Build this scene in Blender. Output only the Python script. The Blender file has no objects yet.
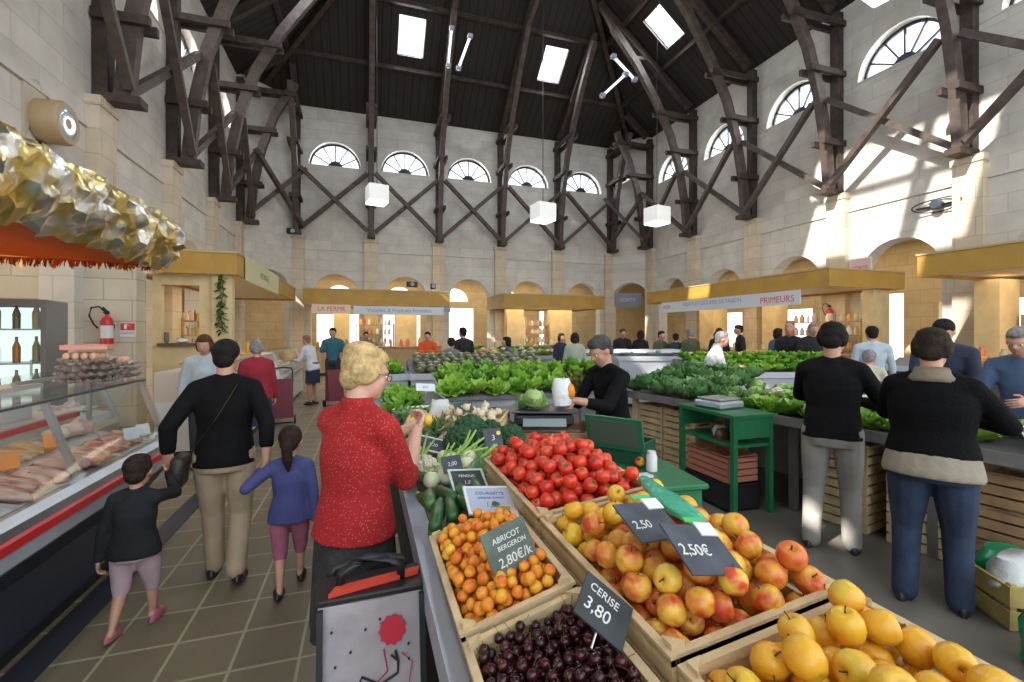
import bpy, bmesh, math, random
from math import sin, cos, pi, sqrt, atan2, radians
from mathutils import Vector, Matrix
from mathutils.geometry import tessellate_polygon
V = Vector
SC = bpy.context.scene
COL = SC.collection
rnd = random.Random(7)
# ------------------------------------------------------------------ camera numbers
FPX = 455.0; CAMH = 1.62; YAW = math.atan(147/455.0); V0 = 332.0
CA, SA = cos(YAW), sin(YAW)
def at(u, v, z):
    """point on the horizontal plane z that the photo shows at (u, v)"""
    zc = FPX*(CAMH - z)/(v - V0); xc = (u-512)/FPX*zc
    return V((xc*CA + zc*SA, zc*CA - xc*SA, z))
def atd(u, zc, z=0.0):
    xc = (u-512)/FPX*zc
    return V((xc*CA + zc*SA, zc*CA - xc*SA, z))
# ------------------------------------------------------------------ properties
def tag(o, label=None, cat=None, group=None, kind=None):
    if label: o['label'] = label
    if cat: o['category'] = cat
    if group: o['group'] = group
    if kind: o['kind'] = kind
    return o
def thing(name, label, cat, loc=(0, 0, 0), rz=0.0, group=None):
    o = bpy.data.objects.new(name, None); COL.objects.link(o)
    o.location = loc; o.rotation_euler = (0, 0, rz); o.empty_display_size = .1
    return tag(o, label, cat, group)
def copy_tree(o, parent=None):
    c = o.copy(); COL.objects.link(c)
    if parent is not None: c.parent = parent
    for ch in o.children: copy_tree(ch, c)
    return c
def put(o, loc, rot=(0, 0, 0), s=1.0, label=None, group=None):
    c = copy_tree(o); c.location = loc; c.rotation_euler = rot
    c.scale = (s, s, s) if not hasattr(s, '__len__') else s
    if label: c['label'] = label
    if group: c['group'] = group
    return c
def drop(o):
    for ch in list(o.children): drop(ch)
    bpy.data.objects.remove(o)
# ------------------------------------------------------------------ mesh builder
class MB:
    def __init__(s): s.v = []; s.f = []; s.m = []; s.mi = 0
    def add(s, vs, fs):
        b = len(s.v); s.v += [tuple(p) for p in vs]
        for f in fs: s.f.append([b+i for i in f]); s.m.append(s.mi)
        return s
    def box(s, c, d, R=None):
        x, y, z = d[0]/2, d[1]/2, d[2]/2; c = V(c)
        ps = [V(p) for p in ((-x,-y,-z),(x,-y,-z),(x,y,-z),(-x,y,-z),(-x,-y,z),(x,-y,z),(x,y,z),(-x,y,z))]
        if R is not None: ps = [R @ p for p in ps]
        return s.add([p+c for p in ps], [(3,2,1,0),(4,5,6,7),(0,1,5,4),(1,2,6,5),(2,3,7,6),(3,0,4,7)])
    def bb(s, lo, hi):
        return s.box([(a+b)/2 for a, b in zip(lo, hi)], [b-a for a, b in zip(lo, hi)])
    def rbox(s, c, d, r=.01, R=None, n=3):
        """box with rounded vertical edges and small top/bottom chamfer"""
        x, y, z = d[0]/2, d[1]/2, d[2]/2; r = min(r, x*.95, y*.95, z*.95); loops = []
        for zz, ins in ((-z, r*.5), (-z+r*.5, 0), (z-r*.5, 0), (z, r*.5)):
            L = []
            for cx, cy, a0 in ((x-r, y-r, 0), (-x+r, y-r, pi/2), (-x+r, -y+r, pi), (x-r, -y+r, 1.5*pi)):
                for k in range(n+1):
                    a = a0 + pi/2*k/n; L.append(V((cx+(r-ins)*cos(a), cy+(r-ins)*sin(a), zz)))
            loops.append(L)
        c = V(c)
        loops = [[(R @ p if R is not None else p)+c for p in L] for L in loops]
        return s.loft(loops)
    def loft(s, loops, cap=True, closed=True):
        n = len(loops[0]); vs = [p for L in loops for p in L]; fs = []
        for i in range(len(loops)-1):
            for j in range(n if closed else n-1):
                k = (j+1) % n
                fs.append((i*n+j, i*n+k, (i+1)*n+k, (i+1)*n+j))
        if cap and closed:
            fs.append(tuple(range(n-1, -1, -1))); fs.append(tuple((len(loops)-1)*n+j for j in range(n)))
        return s.add(vs, fs)
    def tube(s, pts, r, n=8, cap=True, closed=False):
        pts = [V(p) for p in pts]; m = len(pts)
        rs = r if hasattr(r, '__len__') else [r]*m
        loops = []; ref = None
        for i, p in enumerate(pts):
            a = pts[i-1] if (i > 0 or closed) else p
            b = pts[(i+1) % m] if (i < m-1 or closed) else p
            t = (b-a)
            t = t.normalized() if t.length > 1e-9 else V((0, 0, 1))
            if ref is None:
                ref = V((0, 0, 1)) if abs(t.z) < .9 else V((1, 0, 0))
            x = t.cross(ref)
            if x.length < 1e-6: x = t.orthogonal()
            x.normalize(); y = t.cross(x).normalized(); ref = x.cross(t)*1.0 if False else ref
            loops.append([p + (x*cos(2*pi*j/n) + y*sin(2*pi*j/n))*rs[i] for j in range(n)])
        if closed: loops.append(loops[0]); return s.loft(loops, cap=False)
        return s.loft(loops, cap)
    def beam(s, p0, p1, w, h=None, up=(0, 0, 1)):
        p0, p1 = V(p0), V(p1); h = h or w; t = (p1-p0); L = t.length; t.normalize(); up = V(up)
        x = t.cross(up)
        if x.length < 1e-4: x = t.cross(V((1, 0, 0)))
        x.normalize(); y = x.cross(t).normalized()
        R = Matrix((x, t, y)).transposed()
        return s.box((p0+p1)/2, (w, L, h), R)
    def bentbeam(s, pts, w, h, side):
        """rectangular section swept along pts; side = unit vector across the width"""
        pts = [V(p) for p in pts]; side = V(side).normalized(); loops = []
        for i, p in enumerate(pts):
            t = (pts[min(i+1, len(pts)-1)] - pts[max(i-1, 0)]).normalized(); nn = t.cross(side).normalized()
            loops.append([p+side*w/2+nn*h/2, p-side*w/2+nn*h/2, p-side*w/2-nn*h/2, p+side*w/2-nn*h/2])
        return s.loft(loops)
    def lathe(s, prof, n=16, c=(0, 0, 0), R=None):
        c = V(c); loops = []
        for r, z in prof:
            L = [V((r*cos(2*pi*j/n), r*sin(2*pi*j/n), z)) for j in range(n)]
            loops.append([(R @ p if R is not None else p)+c for p in L])
        return s.loft(loops)
    def ell(s, c, r, n=12, m=8, R=None):
        c = V(c); r = r if hasattr(r, '__len__') else (r, r, r); loops = []
        for i in range(m+1):
            th = -pi/2 + pi*i/m; cr = max(cos(th), .02)
            L = [V((r[0]*cr*cos(2*pi*j/n), r[1]*cr*sin(2*pi*j/n), r[2]*sin(th))) for j in range(n)]
            loops.append([(R @ p if R is not None else p)+c for p in L])
        return s.loft(loops)
    def prism(s, poly, fn, d):
        """2D polygon extruded from depth 0 to d; fn(u, v, w) -> point"""
        n = len(poly)
        vs = [fn(u, v, 0) for u, v in poly] + [fn(u, v, d) for u, v in poly]
        fs = [tuple(range(n-1, -1, -1)), tuple(range(n, 2*n))] + [(i, (i+1) % n, n+(i+1) % n, n+i) for i in range(n)]
        return s.add(vs, fs)
    def holed(s, outer, holes, fn, d):
        """2D polygon with holes extruded to thickness d"""
        polys = [outer]+holes
        tris = tessellate_polygon([[V((u, v, 0)) for u, v in p] for p in polys])
        flat = [q for p in polys for q in p]; n = len(flat)
        vs = [fn(u, v, 0) for u, v in flat]+[fn(u, v, d) for u, v in flat]
        fs = [tuple(t) for t in tris]+[tuple(n+i for i in reversed(t)) for t in tris]
        b = 0
        for p in polys:
            k = len(p)
            for i in range(k): fs.append((b+i, b+(i+1) % k, n+b+(i+1) % k, n+b+i))
            b += k
        return s.add(vs, fs)
    def grid(s, fn, nu, nv, closed_u=False):
        vs = [fn(i/(nu-1 if not closed_u else nu), j/(nv-1)) for j in range(nv) for i in range(nu)]
        fs = []
        for j in range(nv-1):
            for i in range(nu if closed_u else nu-1):
                k = (i+1) % nu
                fs.append((j*nu+i, j*nu+k, (j+1)*nu+k, (j+1)*nu+i))
        return s.add(vs, fs)
    def mesh(s, name, mats, smooth=False):
        me = bpy.data.meshes.new(name); me.from_pydata(s.v, [], s.f); me.update()
        for m in (mats if isinstance(mats, (list, tuple)) else [mats]): me.materials.append(m)
        if any(s.m): me.polygons.foreach_set('material_index', s.m)
        bm = bmesh.new(); bm.from_mesh(me); bmesh.ops.recalc_face_normals(bm, faces=bm.faces); bm.to_mesh(me); bm.free()
        if smooth:
            me.polygons.foreach_set('use_smooth', [True]*len(me.polygons))
            if smooth is not True: me.set_sharp_from_angle(angle=radians(smooth))
        return me
    def build(s, name, mats, parent=None, smooth=False, loc=None, rz=0.0):
        o = bpy.data.objects.new(name, s.mesh(name, mats, smooth)); COL.objects.link(o)
        if parent is not None: o.parent = parent
        if loc is not None: o.location = loc
        if rz: o.rotation_euler = (0, 0, rz)
        return o
def struct(o, label=None): return tag(o, label, None, None, 'structure')
def solid(o, th, off=0):
    m = o.modifiers.new('thick', 'SOLIDIFY'); m.thickness = th; m.offset = off; return o
def rot(ax, a): return Matrix.Rotation(a, 3, ax)
# ------------------------------------------------------------------ materials
MATS = {}
def M(name, col, rough=.6, metal=0.0, var=0.0, vscale=8.0, bump=0.0, bscale=60.0, col2=None, spec=None, sheen=0, alpha=1.0, emit=None, estr=0.0, trans=0.0):
    if name in MATS: return MATS[name]
    m = bpy.data.materials.new(name); m.use_nodes = True; nt = m.node_tree; b = nt.nodes['Principled BSDF']
    c = (*col, 1)
    b.inputs['Base Color'].default_value = c; b.inputs['Roughness'].default_value = rough; b.inputs['Metallic'].default_value = metal
    if spec is not None: b.inputs['Specular IOR Level'].default_value = spec
    if sheen: b.inputs['Sheen Weight'].default_value = sheen
    if alpha < 1: b.inputs['Alpha'].default_value = alpha
    if trans: b.inputs['Transmission Weight'].default_value = trans
    if emit: b.inputs['Emission Color'].default_value = (*emit, 1); b.inputs['Emission Strength'].default_value = estr
    tc = nt.nodes.new('ShaderNodeTexCoord')
    if var or col2:
        n = nt.nodes.new('ShaderNodeTexNoise'); n.inputs['Scale'].default_value = vscale; n.inputs['Detail'].default_value = 4
        nt.links.new(tc.outputs['Object'], n.inputs['Vector'])
        r = nt.nodes.new('ShaderNodeValToRGB'); r.color_ramp.elements[0].position = .35; r.color_ramp.elements[1].position = .65
        c2 = col2 or tuple(max(0, x*(1-var)) for x in col)
        c1 = col if col2 else tuple(min(1, x*(1+var*.6)) for x in col)
        r.color_ramp.elements[0].color = (*c2, 1); r.color_ramp.elements[1].color = (*c1, 1)
        nt.links.new(n.outputs['Fac'], r.inputs['Fac']); nt.links.new(r.outputs['Color'], b.inputs['Base Color'])
    if bump:
        n = nt.nodes.new('ShaderNodeTexNoise'); n.inputs['Scale'].default_value = bscale; n.inputs['Detail'].default_value = 3
        nt.links.new(tc.outputs['Object'], n.inputs['Vector'])
        bp = nt.nodes.new('ShaderNodeBump'); bp.inputs['Strength'].default_value = bump; bp.inputs['Distance'].default_value = .02
        nt.links.new(n.outputs['Fac'], bp.inputs['Height']); nt.links.new(bp.outputs['Normal'], b.inputs['Normal'])
    MATS[name] = m; return m
def nodes(m):
    nt = m.node_tree; return nt, nt.nodes, nt.links, nt.nodes['Principled BSDF']
def perobj(name, cols, rough=.4, patch=None, pscale=2.0, **k):
    """colour ramp picked by the object's own random number; patch = second ramp colour mixed by noise in object space"""
    if name in MATS: return MATS[name]
    m = M(name, cols[0], rough, **k); nt, N, L, b = nodes(m)
    oi = N.new('ShaderNodeObjectInfo'); r = N.new('ShaderNodeValToRGB')
    e = r.color_ramp.elements
    while len(e) < len(cols): e.new(.5)
    for i, c in enumerate(cols): e[i].position = i/(len(cols)-1); e[i].color = (*c, 1)
    L.new(oi.outputs['Random'], r.inputs['Fac']); out = r.outputs['Color']
    if patch:
        tc = N.new('ShaderNodeTexCoord'); n = N.new('ShaderNodeTexNoise'); n.noise_dimensions = '4D'
        n.inputs['Scale'].default_value = pscale; n.inputs['Detail'].default_value = 3
        mu = N.new('ShaderNodeMath'); mu.operation = 'MULTIPLY'; mu.inputs[1].default_value = 37.0
        L.new(oi.outputs['Random'], mu.inputs[0]); L.new(mu.outputs[0], n.inputs['W']); L.new(tc.outputs['Generated'], n.inputs['Vector'])
        rr = N.new('ShaderNodeValToRGB'); rr.color_ramp.elements[0].position = .42; rr.color_ramp.elements[1].position = .62
        L.new(n.outputs['Fac'], rr.inputs['Fac'])
        mx = N.new('ShaderNodeMix'); mx.data_type = 'RGBA'; L.new(rr.outputs['Color'], mx.inputs['Factor'])
        L.new(out, mx.inputs['A']); mx.inputs['B'].default_value = (*patch, 1); out = mx.outputs['Result']
    L.new(out, b.inputs['Base Color']); return m
def planar(m, kind='wall'):
    """vector (x+y, z) for vertical faces, or (x, y) for the ground"""
    nt, N, L, b = nodes(m)
    g = N.new('ShaderNodeNewGeometry'); s = N.new('ShaderNodeSeparateXYZ'); L.new(g.outputs['Position'], s.inputs[0])
    c = N.new('ShaderNodeCombineXYZ')
    if kind == 'wall':
        a = N.new('ShaderNodeMath'); L.new(s.outputs[0], a.inputs[0]); L.new(s.outputs[1], a.inputs[1])
        L.new(a.outputs[0], c.inputs[0]); L.new(s.outputs[2], c.inputs[1])
    else:
        L.new(s.outputs[0], c.inputs[0]); L.new(s.outputs[1], c.inputs[1])
    return c.outputs[0], s
def brickmat(name, c1, c2, mortar, w, h, ms, rough=.8, kind='wall', var=.12, bump=.3, off=.5):
    m = M(name, c1, rough); nt, N, L, b = nodes(m); vec, s = planar(m, kind)
    br = N.new('ShaderNodeTexBrick'); br.offset = off; br.inputs['Scale'].default_value = 1
    br.inputs['Color1'].default_value = (*c1, 1); br.inputs['Color2'].default_value = (*c2, 1); br.inputs['Mortar'].default_value = (*mortar, 1)
    br.inputs['Brick Width'].default_value = w; br.inputs['Row Height'].default_value = h
    br.inputs['Mortar Size'].default_value = ms; br.inputs['Mortar Smooth'].default_value = .4
    L.new(vec, br.inputs['Vector'])
    n = N.new('ShaderNodeTexNoise'); n.inputs['Scale'].default_value = 2.2; n.inputs['Detail'].default_value = 6; L.new(vec, n.inputs['Vector'])
    mr = N.new('ShaderNodeMapRange'); mr.inputs['From Min'].default_value = .3; mr.inputs['From Max'].default_value = .7
    mr.inputs['To Min'].default_value = 1-var; mr.inputs['To Max'].default_value = 1+var*.5; L.new(n.outputs['Fac'], mr.inputs['Value'])
    mx = N.new('ShaderNodeMix'); mx.data_type = 'RGBA'; mx.blend_type = 'MULTIPLY'; mx.inputs['Factor'].default_value = 1
    L.new(br.outputs['Color'], mx.inputs['A']); L.new(mr.outputs['Result'], mx.inputs['B']); L.new(mx.outputs['Result'], b.inputs['Base Color'])
    bp = N.new('ShaderNodeBump'); bp.inputs['Strength'].default_value = bump; bp.inputs['Distance'].default_value = .01
    L.new(br.outputs['Fac'], bp.inputs['Height']); bp.invert = True; L.new(bp.outputs['Normal'], b.inputs['Normal'])
    return m
STONE = brickmat('limestone blocks', (.70, .66, .60), (.62, .58, .52), (.56, .51, .45), 1.1, .42, .012)
PILST = brickmat('warm limestone', (.68, .58, .44), (.62, .52, .39), (.50, .42, .31), .75, .42, .012)
WARM = brickmat('warm stall wall', (.72, .57, .34), (.66, .51, .29), (.55, .42, .25), .7, .42, .012)
TIMBER = M('dark oak', (.055, .036, .028), .65, var=.4, vscale=5, bump=.3, bscale=30)
TIMBER2 = M('greyed oak', (.085, .060, .050), .6, var=.35, vscale=5, bump=.3, bscale=30)
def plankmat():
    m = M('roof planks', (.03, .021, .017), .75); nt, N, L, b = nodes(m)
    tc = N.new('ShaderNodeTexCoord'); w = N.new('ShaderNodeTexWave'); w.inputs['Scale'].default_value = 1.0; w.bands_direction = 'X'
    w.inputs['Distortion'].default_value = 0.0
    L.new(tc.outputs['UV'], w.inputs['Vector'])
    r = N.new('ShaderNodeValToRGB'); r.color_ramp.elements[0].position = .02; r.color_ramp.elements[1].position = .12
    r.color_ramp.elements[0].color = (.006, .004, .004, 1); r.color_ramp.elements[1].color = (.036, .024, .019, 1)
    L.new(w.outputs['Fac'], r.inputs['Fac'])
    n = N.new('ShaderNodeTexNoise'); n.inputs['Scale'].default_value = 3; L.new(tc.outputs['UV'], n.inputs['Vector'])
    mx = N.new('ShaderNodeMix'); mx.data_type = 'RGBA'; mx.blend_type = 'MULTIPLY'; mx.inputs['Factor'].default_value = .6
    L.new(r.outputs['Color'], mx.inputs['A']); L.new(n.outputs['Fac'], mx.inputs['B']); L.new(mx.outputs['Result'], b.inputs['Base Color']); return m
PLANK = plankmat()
WHITE = M('white paint', (.8, .8, .8), .5)
OCHRE = M('ochre fascia board', (.50, .285, .055), .55, var=.12, vscale=2)
STEEL = M('brushed steel', (.52, .54, .57), .38, .85, var=.08, vscale=4)
GREYP = M('grey painted panel', (.36, .38, .42), .5, var=.08)
BLACK = M('black plastic', (.012, .012, .014), .45)
RED = M('red plastic', (.55, .025, .03), .4)
GREENP = M('green painted metal', (.015, .16, .06), .4, var=.15)
SLATE = M('chalkboard slate', (.045, .052, .058), .75, var=.25, vscale=14)
CHALK = M('white chalk', (.72, .72, .70), .9)
WOOD = M('poplar crate wood', (.66, .50, .28), .7, var=.2, vscale=10, bump=.2)
WOODR = M('reddish crate wood', (.30, .15, .075), .7, var=.3, vscale=10, bump=.2)
GLASS = M('clear glass', (.95, .97, .97), .03, trans=1.0)
def thin_glass():
    m = bpy.data.materials.new('counter glass'); m.use_nodes = True; nt = m.node_tree; N = nt.nodes; N.remove(N['Principled BSDF'])
    t = N.new('ShaderNodeBsdfTransparent'); g = N.new('ShaderNodeBsdfGlossy'); g.inputs['Roughness'].default_value = .03
    mx = N.new('ShaderNodeMixShader'); lw = N.new('ShaderNodeLayerWeight'); pw = N.new('ShaderNodeMath'); pw.operation = 'POWER'; pw.inputs[1].default_value = 4; fr = N.new('ShaderNodeMath'); fr.operation = 'MULTIPLY_ADD'; fr.inputs[1].default_value = .45; fr.inputs[2].default_value = .03
    nt.links.new(lw.outputs['Facing'], pw.inputs[0]); nt.links.new(pw.outputs[0], fr.inputs[0])
    t.inputs['Color'].default_value = (.93, .96, .96, 1)
    nt.links.new(fr.outputs[0], mx.inputs[0]); nt.links.new(t.outputs[0], mx.inputs[1]); nt.links.new(g.outputs[0], mx.inputs[2])
    nt.links.new(mx.outputs[0], N['Material Output'].inputs['Surface']); return m
TGLASS = thin_glass()
LAMPW = M('lamp diffuser', (.9, .9, .88), .4, emit=(1, .97, .9), estr=2.2)
# ================================================================== THE HALL
XL, XR, YB, YF = -4.45, 13.2, 20.6, -5.0
EAVE, KR = 11.0, .8
YC = 18.85; XBL, XBR = -2.65, 11.85
PY = [.55, 3.6, 6.65, 9.7, 12.75, 15.8, 18.85]
BX = [-2.65+2.9*k for k in range(6)]
# ---- floor
def floormat():
    m = M('market floor', (.2, .18, .15), .42); nt, N, L, b = nodes(m); vec, s = planar(m, 'ground')
    br = N.new('ShaderNodeTexBrick'); br.offset = 0; br.inputs['Scale'].default_value = 1
    br.inputs['Brick Width'].default_value = .31; br.inputs['Row Height'].default_value = .31; br.inputs['Mortar Size'].default_value = .009; br.inputs['Mortar Smooth'].default_value = .3
    br.inputs['Color1'].default_value = (.20, .165, .10, 1); br.inputs['Color2'].default_value = (.165, .135, .085, 1); br.inputs['Mortar'].default_value = (.36, .32, .21, 1)
    L.new(vec, br.inputs['Vector'])
    n = N.new('ShaderNodeTexNoise'); n.inputs['Scale'].default_value = 1.6; n.inputs['Detail'].default_value = 7; L.new(vec, n.inputs['Vector'])
    r = N.new('ShaderNodeValToRGB'); r.color_ramp.elements[0].position = .3; r.color_ramp.elements[1].position = .7
    r.color_ramp.elements[0].color = (.10, .092, .078, 1); r.color_ramp.elements[1].color = (.17, .157, .132, 1); L.new(n.outputs['Fac'], r.inputs['Fac'])
    # tiles only in the aisle by the counters, worn smooth grey further in
    lt = N.new('ShaderNodeMath'); lt.operation = 'LESS_THAN'; lt.inputs[1].default_value = .75; L.new(s.outputs[0], lt.inputs[0])
    mx = N.new('ShaderNodeMix'); mx.data_type = 'RGBA'; L.new(lt.outputs[0], mx.inputs['Factor']); L.new(r.outputs['Color'], mx.inputs['A']); L.new(br.outputs['Color'], mx.inputs['B'])
    L.new(mx.outputs['Result'], b.inputs['Base Color'])
    mr = N.new('ShaderNodeMapRange'); mr.inputs['To Min'].default_value = .3; mr.inputs['To Max'].default_value = .6; L.new(n.outputs['Fac'], mr.inputs['Value']); L.new(mr.outputs[0], b.inputs['Roughness'])
    bp = N.new('ShaderNodeBump'); bp.inputs['Strength'].default_value = .25; bp.inputs['Distance'].default_value = .01; L.new(br.outputs['Fac'], bp.inputs['Height']); bp.invert = True
    return m
mb = MB(); mb.bb((XL-5, YF, -.1), (XR+5, YB+5, 0)); struct(mb.build('floor', floormat()), 'market floor, brown tiles in the aisle and worn grey screed inside the stall')
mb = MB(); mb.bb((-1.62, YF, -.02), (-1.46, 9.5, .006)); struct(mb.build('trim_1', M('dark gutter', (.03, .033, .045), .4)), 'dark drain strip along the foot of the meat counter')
# ---- walls with fanlights and arches
def arc(cx, cz, r, a0, a1, n): return [(cx+r*cos(a0+(a1-a0)*i/n), cz+r*sin(a0+(a1-a0)*i/n)) for i in range(n+1)]
WR, WZ, AR, AS = 1.03, 8.62, .95, 3.12
def lunette(c): return arc(c, WZ, WR, 0, pi, 18)
def archway(c, r=AR): return [(c-r, .02), (c+r, .02)] + arc(c, AS, r, 0, pi, 16)
TW = .45
def wallmap(o, t, n): # o origin, t along, n inward normal; depth w goes outward
    o, t, n = V(o), V(t), V(n)
    return lambda u, v, w: o + t*u + V((0, 0, v)) - n*w
WALLS = {}
def make_wall(name, o, t, n, L, centres, lun=True, arch=True, more=()):
    fn = wallmap(o, t, n); holes = list(more)
    for c in centres:
        if lun: holes.append(lunette(c))
        if arch: holes.append(archway(c))
    mb = MB(); mb.holed([(0, 0), (L, 0), (L, EAVE+.15), (0, EAVE+.15)], holes, fn, TW)
    struct(mb.build(name, STONE)); WALLS[name] = (fn, centres)
    return fn
bays = [(PY[i]+PY[i+1])/2 for i in range(6)]
fl = make_wall('wall_left', (XL, YF, 0), (0, 1, 0), (1, 0, 0), YC-YF, [b-YF for b in bays], more=[[(4.62, 6.1), (5.1, 6.1), (5.1, 6.6), (4.62, 6.6)]])  # extra opening, out of view, added so sun reaches the grey trousers
fr = make_wall('wall_right', (XR, YF, 0), (0, 1, 0), (-1, 0, 0), YC-YF, [b-YF for b in bays])
bb_ = [(BX[i]+BX[i+1])/2 for i in range(5)]
fb = make_wall('wall_back', (XBL, YB, 0), (1, 0, 0), (0, -1, 0), XBR-XBL, [b-XBL for b in bb_])
def chamfer(name, p0, p1):
    p0, p1 = V((*p0, 0)), V((*p1, 0)); t = (p1-p0); L = t.length; t.normalize(); n = V((t.y, -t.x, 0))
    if n.dot(V((4.4, 8, 0))-p0) < 0: n = -n
    return make_wall(name, p0, t, n, L, [L/2], lun=False), t, n, L
cl, ctl, cnl, cLl = chamfer('wall_corner_left', (XL, YC), (XBL, YB))
cr, ctr, cnr, cLr = chamfer('wall_corner_right', (XBR, YB), (XR, YC))
# ---- string courses
mb = MB()
def course(mb, z, d, h):
    mb.bb((XL, YF, z-h), (XL+d, YC, z)); mb.bb((XR-d, YF, z-h), (XR, YC, z)); mb.bb((XBL, YB-d, z-h), (XBR, YB, z))
course(mb, 5.12, .045, .07)
struct(mb.build('trim_2', STONE), 'stone string course below the roof posts')
mb = MB(); course(mb, WZ, .02, .05); struct(mb.build('trim_3', STONE), 'thin stone ledge below the half-round windows')
# ---- pilasters under the roof posts
npil = 4
def pil(fn, c, w=.56, d=.2, top=5.6):
    global npil
    mb = MB(); f2 = lambda u, v, k: fn(u, v, -k)
    mb.prism([(c-w/2, 0), (c+w/2, 0), (c+w/2, top), (c-w/2, top)], f2, d)
    mb.prism([(c-w/2-.03, 0), (c+w/2+.03, 0), (c+w/2+.03, .5), (c-w/2-.03, .5)], f2, d+.03)
    mb.prism([(c-w/2-.03, top-.16), (c+w/2+.03, top-.16), (c+w/2+.03, top), (c-w/2-.03, top)], f2, d+.03)
    struct(mb.build('trim_%d' % npil, PILST)); npil += 1
for y in PY: pil(fl, y-YF); pil(fr, y-YF)
for x in BX: pil(fb, x-XBL)
# ---- fanlights: iron frame with radiating bars, glass pane
IRON = M('blue-black iron glazing bars', (.025, .03, .05), .5)
FROST = M('bright window glass', (.9, .95, 1.0), .2, alpha=.25)
nwin = 1
def fan(fn, c):
    global nwin
    mb = MB(); d = .24
    def seg(r0, r1, a0, a1, n):
        for i in range(n):
            A, B = a0+(a1-a0)*i/n, a0+(a1-a0)*(i+1)/n
            mb.prism([(c+r0*cos(A), WZ+r0*sin(A)), (c+r1*cos(A), WZ+r1*sin(A)), (c+r1*cos(B), WZ+r1*sin(B)), (c+r0*cos(B), WZ+r0*sin(B))], lambda u, v, k: fn(u, v, d+k), .05)
    seg(WR-.07, WR, 0, pi, 18); seg(.0, .3, 0, pi, 10)
    mb.prism([(c-WR, WZ), (c+WR, WZ), (c+WR, WZ+.05), (c-WR, WZ+.05)], lambda u, v, k: fn(u, v, d+k), .05)
    for i in range(1, 6):
        a = pi*i/6; p = (cos(a), sin(a)); q = (-sin(a)*.02, cos(a)*.02)
        mb.prism([(c+.28*p[0]+q[0], WZ+.28*p[1]+q[1]), (c+.28*p[0]-q[0], WZ+.28*p[1]-q[1]), (c+WR*p[0]-q[0], WZ+WR*p[1]-q[1]), (c+WR*p[0]+q[0], WZ+WR*p[1]+q[1])], lambda u, v, k: fn(u, v, d+k), .05)
    w = struct(mb.build('window_%d' % nwin, IRON)); nwin += 1
    mb = MB(); mb.prism(arc(c, WZ, WR-.02, 0, pi, 18), lambda u, v, k: fn(u, v, d+.06+k), .006)
    mb.build('pane', FROST, w)
for fn, cs in ((fl, [b-YF for b in bays]), (fr, [b-YF for b in bays]), (fb, [b-XBL for b in bb_])):
    for c in cs: fan(fn, c)
# ---- roof: three slopes with skylight openings
XM = (XL+XR)/2; RUN = (XR-XL)/2; RZ = EAVE+KR*RUN
SL = sqrt(1+KR*KR)
def slope_map(o, t, n):
    o, t, n = V(o), V(t), V(n); up = (n + V((0, 0, KR)))/SL
    nn = (V((0, 0, 1)) - n*KR)/SL
    return lambda u, v, w: o + t*u + up*v + nn*w
OV = .5
rb = slope_map((0, YB, EAVE), (1, 0, 0), (0, -1, 0)); rl = slope_map((XL, 0, EAVE), (0, 1, 0), (1, 0, 0)); rr_ = slope_map((XR, 0, EAVE), (0, 1, 0), (-1, 0, 0))
def uvplank(o, fu):
    me = o.data; uv = me.uv_layers.new(name='UVMap')
    for lp in me.loops:
        p = me.vertices[lp.vertex_index].co; a = fu(p); uv.data[lp.index].uv = a
def rect(cu, cv, w, h): return [(cu-w/2, cv-h/2), (cu+w/2, cv-h/2), (cu+w/2, cv+h/2), (cu-w/2, cv+h/2)]
SKY_B = [(1.72, 2.58*SL/1.0), (7.66, 2.57*SL)]
SKY_R = [(14.5, 2.55*SL), (5.4, 2.55*SL), (-.5, 2.55*SL)]
SKY_L = [(14.5, 2.55*SL), (8.0, 2.55*SL), (2.2, 2.55*SL)]
RS = RUN*SL
mb = MB(); mb.holed([(XL-OV, -OV), (XR+OV, -OV), (XM, RS)], [rect(u, v, 1.02, 1.4) for u, v in SKY_B], rb, .12)
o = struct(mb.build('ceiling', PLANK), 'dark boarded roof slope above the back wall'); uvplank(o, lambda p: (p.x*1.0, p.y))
holesL = [rect(u, v, 1.02, 1.4) for u, v in SKY_L] + [rect(4.3, 6.4, 4.4, 2.6)]  # last, large opening is added out of view to let the sun in
for nm, f, hs, lab in (('ceiling_left', rl, holesL, 'dark boarded roof slope above the left wall'), ('ceiling_right', rr_, [rect(u, v, 1.02, 1.4) for u, v in SKY_R], 'dark boarded roof slope above the right wall')):
    mb = MB(); mb.holed([(YF, -OV), (YB+OV, -OV), (YB-RUN, RS), (YF, RS)], hs, f, .12)
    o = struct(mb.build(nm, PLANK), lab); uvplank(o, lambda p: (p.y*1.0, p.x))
nsk = 1
def skylight(f, u, v, w=1.02, h=1.4):
    global nsk
    mb = MB(); mb.holed(rect(u, v, w+.08, h+.08), [rect(u, v, w-.06, h-.06)], lambda a, b, k: f(a, b, k+.1), .06)
    s = struct(mb.build('window_%d' % (40+nsk), M('skylight frame', (.3, .3, .32), .5))); nsk += 1
    mb = MB(); mb.prism(rect(u, v, w, h), lambda a, b, k: f(a, b, k+.13), .006); mb.build('pane', FROST, s)
for u, v in SKY_B: skylight(rb, u, v)
for u, v in SKY_L: skylight(rl, u, v)
for u, v in SKY_R: skylight(rr_, u, v)
skylight(rl, 4.3, 6.4, 4.4, 2.6)  # added unseen opening, oversized to throw sun on the right wall
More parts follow.
